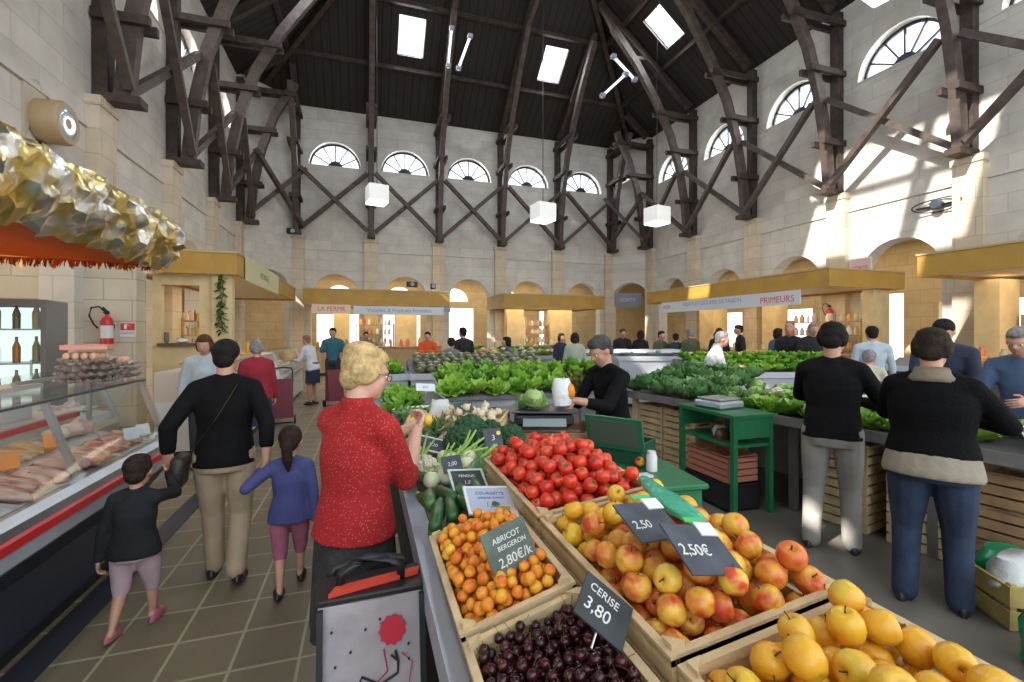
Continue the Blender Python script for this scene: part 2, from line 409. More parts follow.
# ---- timber trusses
def ordinal(i): return ['first', 'second', 'third', 'fourth', 'fifth', 'sixth', 'seventh'][i]
def truss(base, n, label, run, hip=True):
    """wall post, curved strut, ties and rafter at one pilaster; n = inward normal"""
    n = V(n); t = V((-n.y, n.x, 0)); r = thing('timber_truss', label, 'roof truss', base, 0, 'timber trusses round the hall')
    z = lambda h: V((0, 0, h-5.6))
    mb = MB(); mb.beam(n*.13, n*.13+z(EAVE-.12), .24, .22, up=n); mb.build('wall_post', TIMBER, r)
    mb = MB(); pts = [(.42, 5.62), (.55, 7.0), (.82, 8.4), (1.25, 9.7), (1.95, 11.0), (2.85, 12.35), (3.9, 13.55)]
    zm = EAVE+KR*run-.45 if run < 4.2 else 99; pts = [p for p in pts if p[1] < zm]; mb.bentbeam([n*a+z(b) for a, b in pts], .2, .26, t); mb.build('curved_strut', TIMBER2, r)
    for h, a in ((7.05, .55), (9.05, 1.02), (10.5, 1.68)):
        mb = MB(); mb.beam(n*.03+z(h)+t*.16, n*(a+.32)+z(h)+t*.16, .1, .16); mb.beam(n*.03+z(h)-t*.16, n*(a+.32)+z(h)-t*.16, .1, .16); mb.build('tie_beam', TIMBER, r)
    mb = MB(); mb.beam(n*.05+z(5.66), n*.72+z(5.66), .3, .14); mb.build('foot_plate', TIMBER, r)
    mb = MB(); run -= .32; a, b = n*.3+z(EAVE+KR*.3-.24), n*run+z(EAVE+KR*run-.24); mb.beam(a, b, .2, .26); mb.build('rafter', TIMBER, r)
    if run > 4.2:
        mb = MB(); mb.beam(n*2.3+z(EAVE+KR*2.3-.2), n*3.0+z(11.6+.95), .14, .14); mb.beam(n*3.9+z(13.55), n*min(run, 6.2)+z(13.55+.9), .16, .2); mb.build('collar_brace', TIMBER2, r)
    return r
WL = 'left wall'
for i, y in enumerate(PY):
    truss((XL+.0, y, 5.6), (1, 0, 0), 'dark timber roof truss on the left wall, %s pilaster from the camera' % ordinal(i), min(RUN, max(YB-y, 1.5)))
    truss((XR-.0, y, 5.6), (-1, 0, 0), 'dark timber roof truss on the right wall, %s pilaster from the camera' % ordinal(i), min(RUN, max(YB-y, 1.5)))
for i, x in enumerate(BX):
    truss((x, YB, 5.6), (0, -1, 0), 'dark timber roof truss on the back wall, %s pilaster from its left end' % ordinal(i), min(x-XL, XR-x))
def xbrace(a0, a1, n, label):
    """crossed diagonals between the struts of two trusses"""
    a0, a1, n = V(a0), V(a1), V(n)
    r = thing('cross_brace', label, 'cross brace', a0, 0, 'crossed timber braces between the trusses'); d = a1-a0
    lo, hi = .46, .8
    for k, (p, q) in enumerate(((n*lo+V((0, 0, 5.72)), d+n*hi+V((0, 0, 8.35))), (d+n*lo+V((0, 0, 5.72)), n*hi+V((0, 0, 8.35))))):
        off = n*(.09 if k else -.09); dd = (q-p).normalized(); mb = MB(); mb.beam(p+off+dd*.2, q+off-dd*.2, .15, .15); mb.build('diagonal_beam', TIMBER2, r)
for i in range(6):
    xbrace((XL, PY[i], 0), (XL, PY[i+1], 0), (1, 0, 0), 'crossed timber brace on the left wall, %s bay from the camera' % ordinal(i))
    xbrace((XR, PY[i], 0), (XR, PY[i+1], 0), (-1, 0, 0), 'crossed timber brace on the right wall, %s bay from the camera' % ordinal(i))
for i in range(5):
    xbrace((BX[i], YB, 0), (BX[i+1], YB, 0), (0, -1, 0), 'crossed timber brace on the back wall, %s bay from its left end' % ordinal(i))
xbrace((XL, YC, 0), (XBL, YB, 0), cnl, 'crossed timber brace across the left cut corner of the hall')
xbrace((XBR, YB, 0), (XR, YC, 0), cnr, 'crossed timber brace across the right cut corner of the hall')
# ---- purlins, ridge and hip beams: part of the roof
def roofbeam(nm, a, b, w=.18, h=.22):
    mb = MB(); mb.beam(a, b, w, h); struct(mb.build(nm, TIMBER))
k = 1
for run in (1.7, 3.5, 5.3, 7.0):
    z = EAVE+KR*run-.1
    roofbeam('trim_%d' % (60+k), (XL+run, YF, z), (XL+run, YB-run, z), .14, .16); k += 1
    roofbeam('trim_%d' % (60+k), (XR-run, YF, z), (XR-run, YB-run, z), .14, .16); k += 1
    roofbeam('trim_%d' % (60+k), (XL+run, YB-run, z), (XR-run, YB-run, z), .14, .16); k += 1
roofbeam('trim_%d' % (60+k), (XM, YF, RZ-.2), (XM, YB-RUN, RZ-.2)); k += 1
roofbeam('trim_%d' % (60+k), (XL, YB, EAVE-.15), (XM, YB-RUN, RZ-.2)); k += 1
roofbeam('trim_%d' % (60+k), (XR, YB, EAVE-.15), (XM, YB-RUN, RZ-.2)); k += 1
# ---- passage behind the arches: outer walls with bright openings, low ceiling
OD = 3.4
def outer(name, o, t, n, L, holes):
    fn = wallmap(o, t, n); mb = MB(); mb.holed([(0, 0), (L, 0), (L, 4.5), (0, 4.5)], holes, fn, .3); struct(mb.build(name, WARM)); return fn
def op(c, w, z0, z1): return [(c-w/2, z0), (c+w/2, z0), (c+w/2, z1), (c-w/2, z1)]
outer('wall_outer_left', (XL-OD, YF, 0), (0, 1, 0), (1, 0, 0), YB+OD-YF, [op(b-YF, 2.0, .9, 2.55) for b in bays])
outer('wall_outer_right', (XR+OD, YF, 0), (0, 1, 0), (-1, 0, 0), YB+OD-YF, [op(b-YF, 2.0, .9, 2.55) if i != 3 else op(b-YF, 2.2, .02, 2.9) for i, b in enumerate(bays)])
outer('wall_outer_back', (XL-OD, YB+OD, 0), (1, 0, 0), (0, -1, 0), XR-XL+2*OD, [op(b-XL+OD, 2.1, .9, 2.5) if i not in (2, 4) else op(b-XL+OD, 2.0, .02, 2.9) for i, b in enumerate(bb_)] + [arc(b-XL+OD, 3.25, .7, 0, pi, 10) for i, b in enumerate(bb_)])
mb = MB()
mb.bb((XL-OD-.3, YF, 4.5), (XL-TW, YB+OD, 4.6)); mb.bb((XR+TW, YF, 4.5), (XR+OD+.3, YB+OD, 4.6)); mb.bb((XL-TW, YB+TW, 4.5), (XR+TW, YB+OD+.3, 4.6))
struct(mb.build('ceiling_passage', M('passage plaster', (.62, .52, .34), .8)), 'low plaster ceiling of the passage behind the arches')
# ================================================================== PRODUCE
def leaf(mb, az, L, W, tilt, curl, ruf, seed, nu=5, nv=6, base=.02):
    r = random.Random(seed); ph = r.uniform(0, 6); ca, sa = cos(az), sin(az)
    def f(s, t):
        a = tilt + curl*t; x = base; z = 0
        for k in range(6):
            aa = tilt+curl*t*k/6; x += cos(aa)*L*t/6; z += sin(aa)*L*t/6
        w = W*(.25+.75*sin(pi*min(.5+.5*t, 1)*1.0) if t < .0 else (.22+.78*sin(pi*(.12+.76*t)))); y = (s-.5)*2*w
        k = abs(s-.5)*2; q = ruf*k*sin(9*t+ph+(3 if s > .5 else 0)); z += q + .25*w*k*k; x += q*.4
        return (x*ca-y*sa, x*sa+y*ca, z)
    mb.grid(f, nu, nv)
def leafmat(name, a, b, rough=.45): 
    return perobj(name, [a, tuple((x+y)/2 for x, y in zip(a, b)), b], rough, bump=.35, bscale=45)
LET = leafmat('lettuce leaf', (.11, .30, .025), (.30, .52, .06)); KAL = leafmat('kale leaf', (.10, .24, .075), (.22, .40, .16))
CAB = leafmat('cabbage leaf', (.28, .45, .12), (.46, .58, .25)); DKL = leafmat('dark leaf', (.03, .11, .02), (.07, .2, .04))
CREAM = M('cauliflower curd', (.72, .68, .50), .8, bump=.8, bscale=70, var=.1)
def sm(mb, name, mats, parent=None, ang=True, **k): return mb.build(name, mats, parent, ang, **k)
def head(name, cat, mat, n, L, W, seed, ruf=.018, tiers=((.15, .7, 1), (.6, .8, .85), (1.0, .7, .65)), core=None):
    r = random.Random(seed); mb = MB(); s = seed*100
    for tilt, curl, sc in tiers:
        for i in range(n): s += 1; leaf(mb, 2*pi*i/n+r.uniform(-.3, .3), L*sc*r.uniform(.85, 1.1), W*sc*r.uniform(.85, 1.1), tilt+r.uniform(-.15, .15), curl+r.uniform(-.3, .3), ruf, s)
    if core: mb.ell((0, 0, core[0]), core[1], 12, 8)
    o = sm(mb, name, mat); o['category'] = cat; return o
def bumpy(mb, c, r, n, seed, k=.3):
    q = random.Random(seed)
    for i in range(n):
        z = 1-(i+.5)/n*1.15; a = i*2.4; p = sqrt(max(0, 1-z*z)); s = r*k*q.uniform(.8, 1.2)
        mb.ell((c[0]+r*.8*p*cos(a), c[1]+r*.8*p*sin(a), c[2]+r*.8*z), s, 7, 5)
lettuce = [head('lettuce', 'lettuce', LET, 7, .15, .075, k, .02) for k in (1, 2)]
oakleaf = head('oakleaf_lettuce', 'lettuce', leafmat('red oak leaf', (.09, .05, .02), (.17, .16, .03)), 8, .14, .05, 3, .02)
kale = head('kale', 'kale', KAL, 8, .17, .085, 4, .022, ((.25, .9, 1), (.7, .8, .9), (1.05, .6, .7)))
cabbage = head('cabbage', 'cabbage', CAB, 6, .15, .09, 5, .012, ((.2, 1.0, 1), (.7, 1.1, .9), (1.0, 1.2, .85)), core=(.085, .075))
def with_core(name, cat, leafm, corem, seed, cr, L, W):
    o = head(name, cat, leafm, 7, L, W, seed, .012, ((.35, .7, 1), (.8, .4, .85)))
    mb = MB(); mb.ell((0, 0, cr*.75), cr*.85, 10, 7); bumpy(mb, (0, 0, cr*.75), cr, 26, seed); sm(mb, 'curd', corem, o); return o
cauli = with_core('cauliflower', 'cauliflower', CAB, CREAM, 6, .085, .15, .07)
def broc():
    mb = MB(); mb.tube([(0, 0, 0), (0, 0, .07)], [.028, .035], 9)
    o = sm(mb, 'broccoli', M('broccoli stalk', (.30, .42, .14), .6)); o['category'] = 'broccoli'
    mb = MB(); mb.ell((0, 0, .1), (.075, .075, .055), 12, 8); bumpy(mb, (0, 0, .095), .085, 46, 8, .24); sm(mb, 'florets', M('broccoli floret', (.035, .12, .045), .8, bump=1, bscale=160, var=.3, vscale=40), o); return o
broccoli = broc()
def fenn():
    mb = MB(); mb.lathe([(.015, 0), (.045, .02), (.052, .05), (.035, .085), (.02, .1)], 12)
    o = sm(mb, 'fennel', M('fennel bulb', (.66, .72, .48), .4)); o['category'] = 'fennel'
    mb = MB()
    for i in range(7): a = i*.9; mb.tube([(.012*cos(a), .012*sin(a), .09), (.03*cos(a), .03*sin(a), .17), (.075*cos(a), .075*sin(a), .25)], [.011, .009, .005], 7)
    sm(mb, 'stalks', M('fennel stalk', (.33, .52, .12), .45, var=.2), o); return o
fennel = fenn()
def longveg(name, cat, mat, pts, rs, tipmat=None):
    mb = MB(); mb.tube(pts, rs, 10); o = sm(mb, name, mat); o['category'] = cat
    if tipmat: mb = MB(); mb.tube([pts[-1], V(pts[-1])+V((.022, 0, .003))], [rs[-1]*.8, rs[-1]*.6], 7); sm(mb, 'stem', tipmat, o)
    return o
courgette = longveg('courgette', 'courgette', perobj('courgette skin', [(.02, .085, .022), (.035, .12, .03), (.06, .16, .045)], .3), [(-.1, 0, 0), (-.09, 0, 0), (-.03, 0, .004), (.05, 0, .004), (.085, 0, 0)], [.008, .019, .022, .02, .014], M('courgette stem', (.22, .32, .1), .6))
aubergine = longveg('aubergine', 'aubergine', M('aubergine skin', (.02, .012, .022), .18), [(-.1, 0, 0), (-.085, 0, 0), (-.03, 0, 0), (.04, 0, 0), (.07, 0, 0)], [.012, .034, .042, .028, .018], M('aubergine cap', (.1, .18, .05), .6))
def leekp():
    mb = MB(); mb.tube([(-.22, 0, 0), (-.2, 0, 0), (0, 0, 0)], [.008, .017, .016], 9); o = sm(mb, 'leek', M('leek shank', (.72, .76, .55), .45)); o['category'] = 'leek'
    mb = MB()
    for k in (-1, 0, 1): mb.tube([(0, 0, 0), (.12, .012*k, .006), (.27, .05*k, .0)], [.0155, .017, .006], 6)
    sm(mb, 'leaves', M('leek leaf', (.06, .19, .07), .5), o); return o
leek = leekp()
def pepp():
    mb = MB(); mb.lathe([(.006, -.045), (.022, -.05), (.036, -.02), (.042, .02), (.034, .042), (.012, .036), (.004, .03)], 14); o = sm(mb, 'yellow_pepper', M('yellow pepper skin', (.85, .58, .02), .2)); o['category'] = 'pepper'
    mb = MB(); mb.tube([(0, 0, .03), (.004, 0, .06)], [.008, .006], 7); sm(mb, 'stem', M('pepper stem', (.1, .25, .04), .6), o); return o
pepper = pepp()
def bulb(name, cat, mat, r, topm=None):
    mb = MB(); mb.lathe([(.12*r, -.8*r), (.75*r, -.6*r), (r, 0), (.8*r, .5*r), (.3*r, .85*r), (.12*r, 1.3*r)], 11); o = sm(mb, name, mat); o['category'] = cat
    if topm:
        mb = MB()
        for i in range(4): a = 1.6*i; mb.tube([(0, 0, r), (r*.7*cos(a), r*.7*sin(a), 2.6*r), (r*1.8*cos(a), r*1.8*sin(a), 4.2*r)], [.2*r, .25*r, .1*r], 5)
        sm(mb, 'leaves', topm, o)
    return o
garlic = bulb('garlic_bulb', 'garlic', perobj('garlic skin', [(.68, .56, .36), (.74, .64, .46), (.6, .46, .27)], .6), .032)
pinkonion = bulb('pink_onion', 'onion', perobj('pink onion skin', [(.55, .24, .22), (.66, .36, .32), (.62, .42, .36)], .45), .028, DKL)
def arti():
    mb = MB()
    for t in range(5):
        for i in range(8): leaf(mb, 2*pi*(i+.5*(t % 2))/8, .07-.006*t, .026, .25+.28*t, .7, .0, t*9+i, 3, 4, base=.012)
    mb.ell((0, 0, .03), .035, 8, 6); o = sm(mb, 'artichoke', perobj('artichoke leaf', [(.27, .30, .17), (.36, .38, .25), (.31, .31, .22)], .6)); o['category'] = 'artichoke'; return o
artichoke = arti()
# ---- fruit
def applep(name, mat, r, e=1.0, stem=True):
    mb = MB(); mb.lathe([(.0*r+.0008, -.74*r*e), (.2*r, -.84*r*e), (.55*r, -.78*r*e), (.88*r, -.42*r*e), (1.0*r, .05*r*e), (.93*r, .45*r*e), (.68*r, .78*r*e), (.34*r, .84*r*e), (.12*r, .68*r*e), (.0008, .6*r*e)], 16)
    o = sm(mb, name, mat); o['category'] = 'apple'
    if stem:
        mb = MB(); mb.tube([(0, 0, .58*r*e), (.08*r, 0, .95*r*e), (.16*r, .03*r, 1.15*r*e)], [.045*r, .04*r, .055*r], 6); sm(mb, 'stem', M('fruit stem', (.09, .055, .025), .8), o)
    return o
def flecked(name, cols, patch, ps=1.6, rough=.3): return perobj(name, cols, rough, patch=patch, pscale=ps, bump=.08, bscale=240)
redapple = applep('apple', flecked('red and yellow apple skin', [(.78, .52, .06), (.76, .42, .045), (.80, .56, .07), (.68, .17, .03), (.80, .50, .06), (.76, .34, .04)], (.60, .07, .025)), .0300)
goldapple = applep('golden_apple', flecked('golden apple skin', [(.74, .52, .03), (.80, .46, .025), (.70, .56, .06)], (.80, .38, .03)), .0295, .95)
bigyellow = applep('yellow_apple', flecked('yellow apple skin', [(.76, .48, .03), (.80, .43, .03), (.72, .50, .05)], (.80, .36, .03), 1.2), .0290, 1.12)
def tom():
    mb = MB(); mb.lathe([(.001, -.0215), (.0133, -.0215), (.0233, -.0117), (.0262, .0017), (.0225, .015), (.0117, .0208), (.0042, .0183), (.001, .0175)], 14); o = sm(mb, 'tomato', perobj('tomato skin', [(.62, .035, .018), (.70, .06, .02), (.55, .025, .018), (.68, .09, .025)], .16)); o['category'] = 'tomato'
    mb = MB()
    for i in range(5): leaf(mb, 2*pi*i/5, .010, .003, .1, -.5, 0, i, 3, 3, base=.001)
    c = sm(mb, 'calyx', M('tomato calyx', (.05, .14, .02), .7), o); c.location = (0, 0, .0195); return o
tomato = tom()
def apr():
    mb = MB(); n = 14
    def prof(a): return 1-.09*max(0, 1-abs(a-pi)/.35)
    loops = []
    for rr, z in [(.002, -.0155), (.009, -.0138), (.0148, -.005), (.0154, .0025), (.0121, .0108), (.005, .0138), (.0008, .0125)]:
        loops.append([V((rr*prof(2*pi*j/n)*cos(2*pi*j/n), rr*prof(2*pi*j/n)*sin(2*pi*j/n), z)) for j in range(n)])
    mb.loft(loops); o = sm(mb, 'apricot', flecked('apricot skin', [(.80, .36, .02), (.82, .46, .03), (.76, .25, .018), (.80, .52, .04)], (.72, .15, .018), 1.3, .5)); o['category'] = 'apricot'; return o
apricot = apr()
def cher():
    mb = MB(); mb.ell((0, 0, 0), (.0118, .0118, .0108), 9, 7); o = sm(mb, 'cherry', perobj('cherry skin', [(.022, .006, .010), (.045, .007, .012), (.03, .008, .010), (.09, .01, .014)], .14)); o['category'] = 'cherry'
    mb = MB(); mb.tube([(0, 0, .010), (.005, .002, .018), (.013, .003, .026)], [.0007, .0006, .0009], 3); sm(mb, 'stem', M('cherry stem', (.07, .065, .02), .7), o); return o
cherry = cher()
def pack(n, w, l, r, seed, cr=1.0, K=26, jit=.08):
    """drop n balls of radius r into a w x l box, lowest free spot first; cr crowns the heap"""
    q = random.Random(seed); out = []; cell = {}; d2 = 4*r*r
    for i in range(n):
        best = None
        for k in range(K):
            x, y = q.uniform(-w/2+r, w/2-r), q.uniform(-l/2+r, l/2-r); z = r; gx, gy = int(x//(2*r)), int(y//(2*r))
            for ax in (-1, 0, 1):
                for ay in (-1, 0, 1):
                    for (a, b, c) in cell.get((gx+ax, gy+ay), ()):
                        e = (a-x)**2+(b-y)**2
                        if e < d2: z = max(z, c+sqrt(d2-e))
            sc = z + cr*r*((2*x/w)**2+(2*y/l)**2)
            if best is None or sc < best[0]: best = (sc, x, y, z)
        _, x, y, z = best; out.append((x, y, z)); cell.setdefault((int(x//(2*r)), int(y//(2*r))), []).append((x, y, z))
    return out
def rrot(q, up=.9): return (q.uniform(-up, up), q.uniform(-up, up), q.uniform(0, 6.28))
# ================================================================== CRATES AND CARDS
def crate(name, label, loc, w, l, h, R=None, group=None, mat=None, nsl=2, cat='crate', rail=.016, fill=None):
    """open slatted wooden crate, w along x, l along y, corner posts inside, floor boards"""
    mat = mat or WOOD; o = thing(name, label, cat, loc, 0, group)
    if R is not None: o.rotation_euler = R
    sh = h/nsl
    for sx in (-1, 1):
        mb = MB()
        for k in range(nsl): mb.box((sx*(w/2-.005), 0, sh*(k+.5)), (.01, l, sh*.8))
        if rail: mb.box((sx*(w/2-rail/2), 0, h-.008), (rail, l, .018))
        mb.build('side_panel', mat, o)
    for sy in (-1, 1):
        mb = MB()
        for k in range(nsl): mb.box((0, sy*(l/2-.005), sh*(k+.5)), (w-.021, .01, sh*.8))
        if rail: mb.box((0, sy*(l/2-rail/2), h-.008), (w-2*rail-.001, rail, .018))
        mb.build('end_panel', mat, o)
    for sx in (-1, 1):
        for sy in (-1, 1):
            mb = MB(); a, b = sx*(w/2-.0105), sy*(l/2-.0105); mb.prism([(a, b), (a-sx*.028, b), (a, b-sy*.028)], lambda u, v, k: V((u, v, k)), h+.012); mb.build('corner_post', mat, o)
    mb = MB(); n = max(4, int(w/.07))
    for i in range(n): mb.box((-w/2+w*(i+.5)/n, 0, .006), (w/n*.86, l-.024, .008))
    mb.build('floor_board', mat, o); return o
def text(body, size, mat, parent, loc, rot=(0, 0, 0), name='lettering', align='CENTER', th=.0006, shear=0.0):
    c = bpy.data.curves.new(name, 'FONT'); c.body = body; c.size = size; c.align_x = align; c.align_y = 'CENTER'; c.extrude = th; c.shear = shear
    f = bpy.data.objects.new('tmp', c); COL.objects.link(f); dg = bpy.context.evaluated_depsgraph_get(); dg.update()
    me = bpy.data.meshes.new_from_object(f.evaluated_get(dg)); bpy.data.objects.remove(f); me.materials.clear(); me.materials.append(mat)
    o = bpy.data.objects.new(name, me); COL.objects.link(o); o.parent = parent; o.location = loc; o.rotation_euler = rot; return o
def slate(label, loc, rotm, w, h, lines, stick=0, mat=None, extra=None, group=None, name='price_slate', frame=None):
    """price card: board in its local xy plane, lettering on +z"""
    o = thing(name, label, 'price card', loc, 0, group); o.rotation_mode = 'QUATERNION'; o.rotation_quaternion = rotm.to_quaternion()
    mb = MB(); mb.box((0, 0, 0), (w, h, .004)); mb.build('board', mat or SLATE, o)
    if frame is not None: mb = MB(); mb.holed(rectc(w+.016, h+.016), [rectc(w-.002, h-.002)], lambda u, v, k: V((u, v, k-.003)), .007); mb.build('card_frame', frame, o)
    for (t, s, x, y, *m) in lines: text(t, s, m[0] if m else CHALK, o, (x, y, .0025), (0, 0, rnd.uniform(-.03, .03)), shear=.1)
    if stick: mb = MB(); mb.tube([(0, -h*.3, -.004), (0, -h/2-stick, -.004)], .0022, 6); mb.build('pick', M('steel pick', (.6, .6, .6), .3, 1), o)
    if extra: extra(o)
    return o
def rectc(w, h): return [(-w/2, -h/2), (w/2, -h/2), (w/2, h/2), (-w/2, h/2)]
def face(rz, tilt, roll=0.0):
    """card turned so its front looks towards heading rz (0 = towards -y), leaning back by tilt from upright"""
    return (Matrix.Rotation(rz, 3, 'Z') @ Matrix.Rotation(pi/2-tilt, 3, 'X') @ Matrix.Rotation(roll, 3, 'Z'))
# ================================================================== THE STALL IN FRONT
TA, TB = atan2(.07, .27), atan2(.05, .415)
t = thing('market_table', 'long steel-edged sloping market table holding the fruit crates and vegetables', 'market table', (0, 0, 0))
mb = MB(); mb.bb((.168, -.3, .79), (.236, 5.5, .883)); mb.build('edge_rail', M('blue-grey metal rail', (.42, .47, .55), .35, .3, var=.06, vscale=3), t)
GT = M('grey table board', (.16, .16, .17), .6)
mb = MB(); y0, y1 = -.3, 2.02
def slab(x0, x1, z0, z1, y0, y1, th=.03): mb.prism([(x0, z0), (x1, z1), (x1, z1-th), (x0, z0-th)], lambda u, v, k: V((u, y0+k, v)), y1-y0)
slab(.238, .485, .890, .957, -.3, 2.02); slab(.485, .91, .957, 1.008, -.3, 2.02); slab(.238, .80, .875, .905, 2.02, 5.5); mb.build('table_top', GT, t)
mb = MB(); mb.bb((.24, -.3, .06), (.26, 5.5, .8)); mb.build('skirt_panel', M('black skirt', (.012, .012, .014), .7), t)
for x in (.30, .84):
    for y in (-.2, .95, 1.92): mb = MB(); mb.bb((x, y, 0), (x+.05, y+.05, .86 if x < .5 else .97)); mb.build('leg', GT, t)
for y in (3.2, 4.3, 5.4): mb = MB(); mb.bb((.72, y, 0), (.77, y+.05, .87)); mb.build('leg', GT, t)
HA, HB = .10, .115
def crateA(label, y0, y1): return crate('fruit_crate', label, ((.2+.485)/2+.004, (y0+y1)/2, (.885+.957)/2+.002), .275, y1-y0-.012, HA, (0, -TA, 0), None)
def crateB(label, y0, y1): return crate('fruit_crate', label, (.70, (y0+y1)/2, (.957+1.008)/2+.003), .405, y1-y0-.012, HB, (0, -TB, 0), None)
ca = crateA('shallow wooden crate of apricots with the green slate in it', .93, 1.43); cc = crateA('wooden crate of dark cherries behind the leaning cherry price slate', .42, .92)
cp = crateB('wooden crate of large yellow apples at the near end of the stall', .02, .63); cq = crateB('wooden crate of red and golden apples below two price slates', .635, 1.245); ct = crateB('wooden crate heaped with red tomatoes', 1.25, 1.90)
def fill(c, proto, pts, label, group, z0, up=1.0, jscale=.06, seed=1, lab=None):
    q = random.Random(seed); Mx = c.matrix_basis.copy()
    for i, (x, y, z) in enumerate(pts):
        put(proto, Mx @ V((x, y, z+z0)), rrot(q, up), q.uniform(1-jscale, 1), label, group)
def roundcap(pts, top): return [p for p in pts if p[2] < top]
bpy.context.view_layer.update()
AP = pack(296, .245, .46, .0152, 11, 1.3)
fill(ca, apricot, AP, 'ripe orange apricot heaped in the shallow crate with the green slate', 'apricots in the crate', .034, 3, .1)
CP = pack(560, .245, .46, .0116, 12, .6); CP.sort(key=lambda p: -p[2])
fill(cc, cherry, CP[:300], 'dark red cherry in the crate below the leaning cherry slate', 'cherries in the crate', .025, .9, .08)
mb = MB()
for x, y, z in CP[300:]: mb.ell((x, y, z+.025), .0112, 7, 5)
o = sm(mb, 'cherry_bed', M('deep cherries', (.03, .006, .010), .15)); o.matrix_basis = cc.matrix_basis.copy(); tag(o, 'lower layer of dark cherries filling the cherry crate', 'cherries', None, 'stuff')
fill(cp, bigyellow, pack(112, .375, .56, .0282, 13, .35), 'large yellow apple in the crate at the near end of the stall', 'large yellow apples in the near crate', .03, 1.5, .1)
AQ = pack(152, .385, .575, .028, 14, .6, K=40)
Mq = cq.matrix_basis.copy(); q = random.Random(5)
for x, y, z in AQ:
    gold = (y + .25*x + q.uniform(-.05, .05)) > .04
    put(goldapple if gold else redapple, Mq @ V((x, y, z+.012)), rrot(q, 1.3), q.uniform(.9, 1.0),
        'golden apple heaped in the crate next to the tomatoes' if gold else 'red and yellow apple heaped in the middle crate below the slates', 'golden apples next to the tomatoes' if gold else 'red and yellow apples in the middle crate')
fill(ct, tomato, pack(296, .385, .62, .0238, 15, 1.9, K=40), 'ripe red tomato heaped in its wooden crate', 'tomatoes in the crate', .015, .8, .1)
# price slates
def tape(o): mb = MB(); mb.box((.048, .045, .0035), (.05, .032, .003)); mb.build('label_sticker', M('white sticker', (.72, .74, .76), .5), o); mb = MB(); mb.box((.03, .066, .0035), (.06, .012, .003)); mb.build('tape', M('green tape', (.07, .42, .12), .4), o)
GSL = M('green chalkboard', (.10, .135, .11), .7, var=.3, vscale=16)
slate('small greenish slate standing in the apricot crate', at(507, 547, 1.085)+V((0, -.02, .01)), face(.15, .5, .22), .125, .105, [('ABRICOT', .019, 0, .024), ('BERGERON', .016, .008, .004), ('2,80\u20ac/k', .03, .004, -.026)], .05, GSL)
slate('dark price slate leaning over the cherries, chalked with cherry price', at(604, 610, 1.10), face(.35, .75, -1.0), .108, .088, [('CERISE', .022, -.008, .022), ('3,80', .034, -.014, -.012)], .03)
slate('grey slate with white sticker lying on the golden apples', at(649, 521, 1.20), face(.45, 1.1, -.28), .135, .105, [('2,50', .03, -.03, -.01)], 0, M('blue-grey slate', (.06, .072, .092), .7, var=.3, vscale=14), tape)
slate('grey slate with white sticker lying on the red apples', at(702, 549, 1.195), face(.5, 1.0, -.42), .145, .11, [('2,50\u20ac', .034, -.025, -.005)], 0, MATS['blue-grey slate'], tape)
# green carrier bag along the outer edge of the fruit crates
def bagsheet(name, mat, pts, w, label, seed, cat='plastic bag'):
    """crumpled bag lying along pts"""
    q = random.Random(seed); pts = [V(p) for p in pts]; n = len(pts); mb = MB(); loops = []
    for i, p in enumerate(pts):
        tt = (pts[min(i+1, n-1)]-pts[max(i-1, 0)]).normalized(); sx = tt.cross(V((0, 0, 1))).normalized(); e = .25+.75*sin(pi*(i+.6)/(n+.2))
        loops.append([p+sx*(w*e*cos(a)*q.uniform(.75, 1.1))+V((0, 0, max(-.012, w*.5*e*sin(a)*q.uniform(.6, 1.2)))) for a in [2*pi*k/14 for k in range(14)]])
    mb.loft(loops); o = sm(mb, name, mat, ang=50); tag(o, label, cat); return o
MINT = M('mint green film', (.06, .55, .33), .25, bump=.5, bscale=30); MINT.node_tree.nodes['Principled BSDF'].inputs['Transmission Weight'].default_value = .25
bagsheet('plastic_bag', MINT, [at(643, 478, 1.175), at(655, 490, 1.185), at(668, 500, 1.185), at(682, 510, 1.185), at(695, 520, 1.18), at(706, 529, 1.17)], .036, 'mint green plastic bag lying along the edge of the apple crate', 3)
# ---------------------------------------------------------------- vegetables along the aisle
ZT = .905
q = random.Random(21)
for i in range(16):
    x, y = .235+.058*(i % 4)+q.uniform(-.008, .008), 1.50+.16*(i//8)+q.uniform(-.01, .01)+(.02 if i % 2 else 0)
    put(courgette, (x, y+.06, 0.968+.03*(i % 8//4)+.06*(x-.2)), (q.uniform(-.1, .1), q.uniform(-.15, .15), pi/2+q.uniform(-.35, .35)), q.uniform(.9, 1.1), 'dark green courgette in the heap by the aisle rail', 'courgettes by the aisle rail')
for i in range(5): put(courgette, (.50+.03*i-.05, 1.98+.035*i, 1.0), (0, -.2, 1.1+.15*i), 1.0, 'dark green courgette behind the white price cards', 'courgettes behind the cards')
drop(courgette)
fenpos = [(.25, 2.06), (.33, 2.02), (.42, 2.10), (.28, 2.17), (.37, 2.2), (.47, 2.2), (.25, 2.28), (.35, 2.33), (.45, 2.32), (.54, 2.3)]
for i, (x, y) in enumerate(fenpos): put(fennel, (x, y, .945+.02*(i % 3)), (1.3+q.uniform(-.2, .1), 0, q.uniform(1.5, 2.9)), q.uniform(.75, .92), 'fennel bulb with green stalks behind the courgettes', 'fennel behind the courgettes')
for i, (x, y) in enumerate([(.24, 2.42), (.31, 2.48), (.27, 2.18)]): put(cauli, (x, y, .92), (0, 0, i), .75, 'small pale cauliflower by the rail, beside the fennel', 'small cauliflowers beside the fennel')
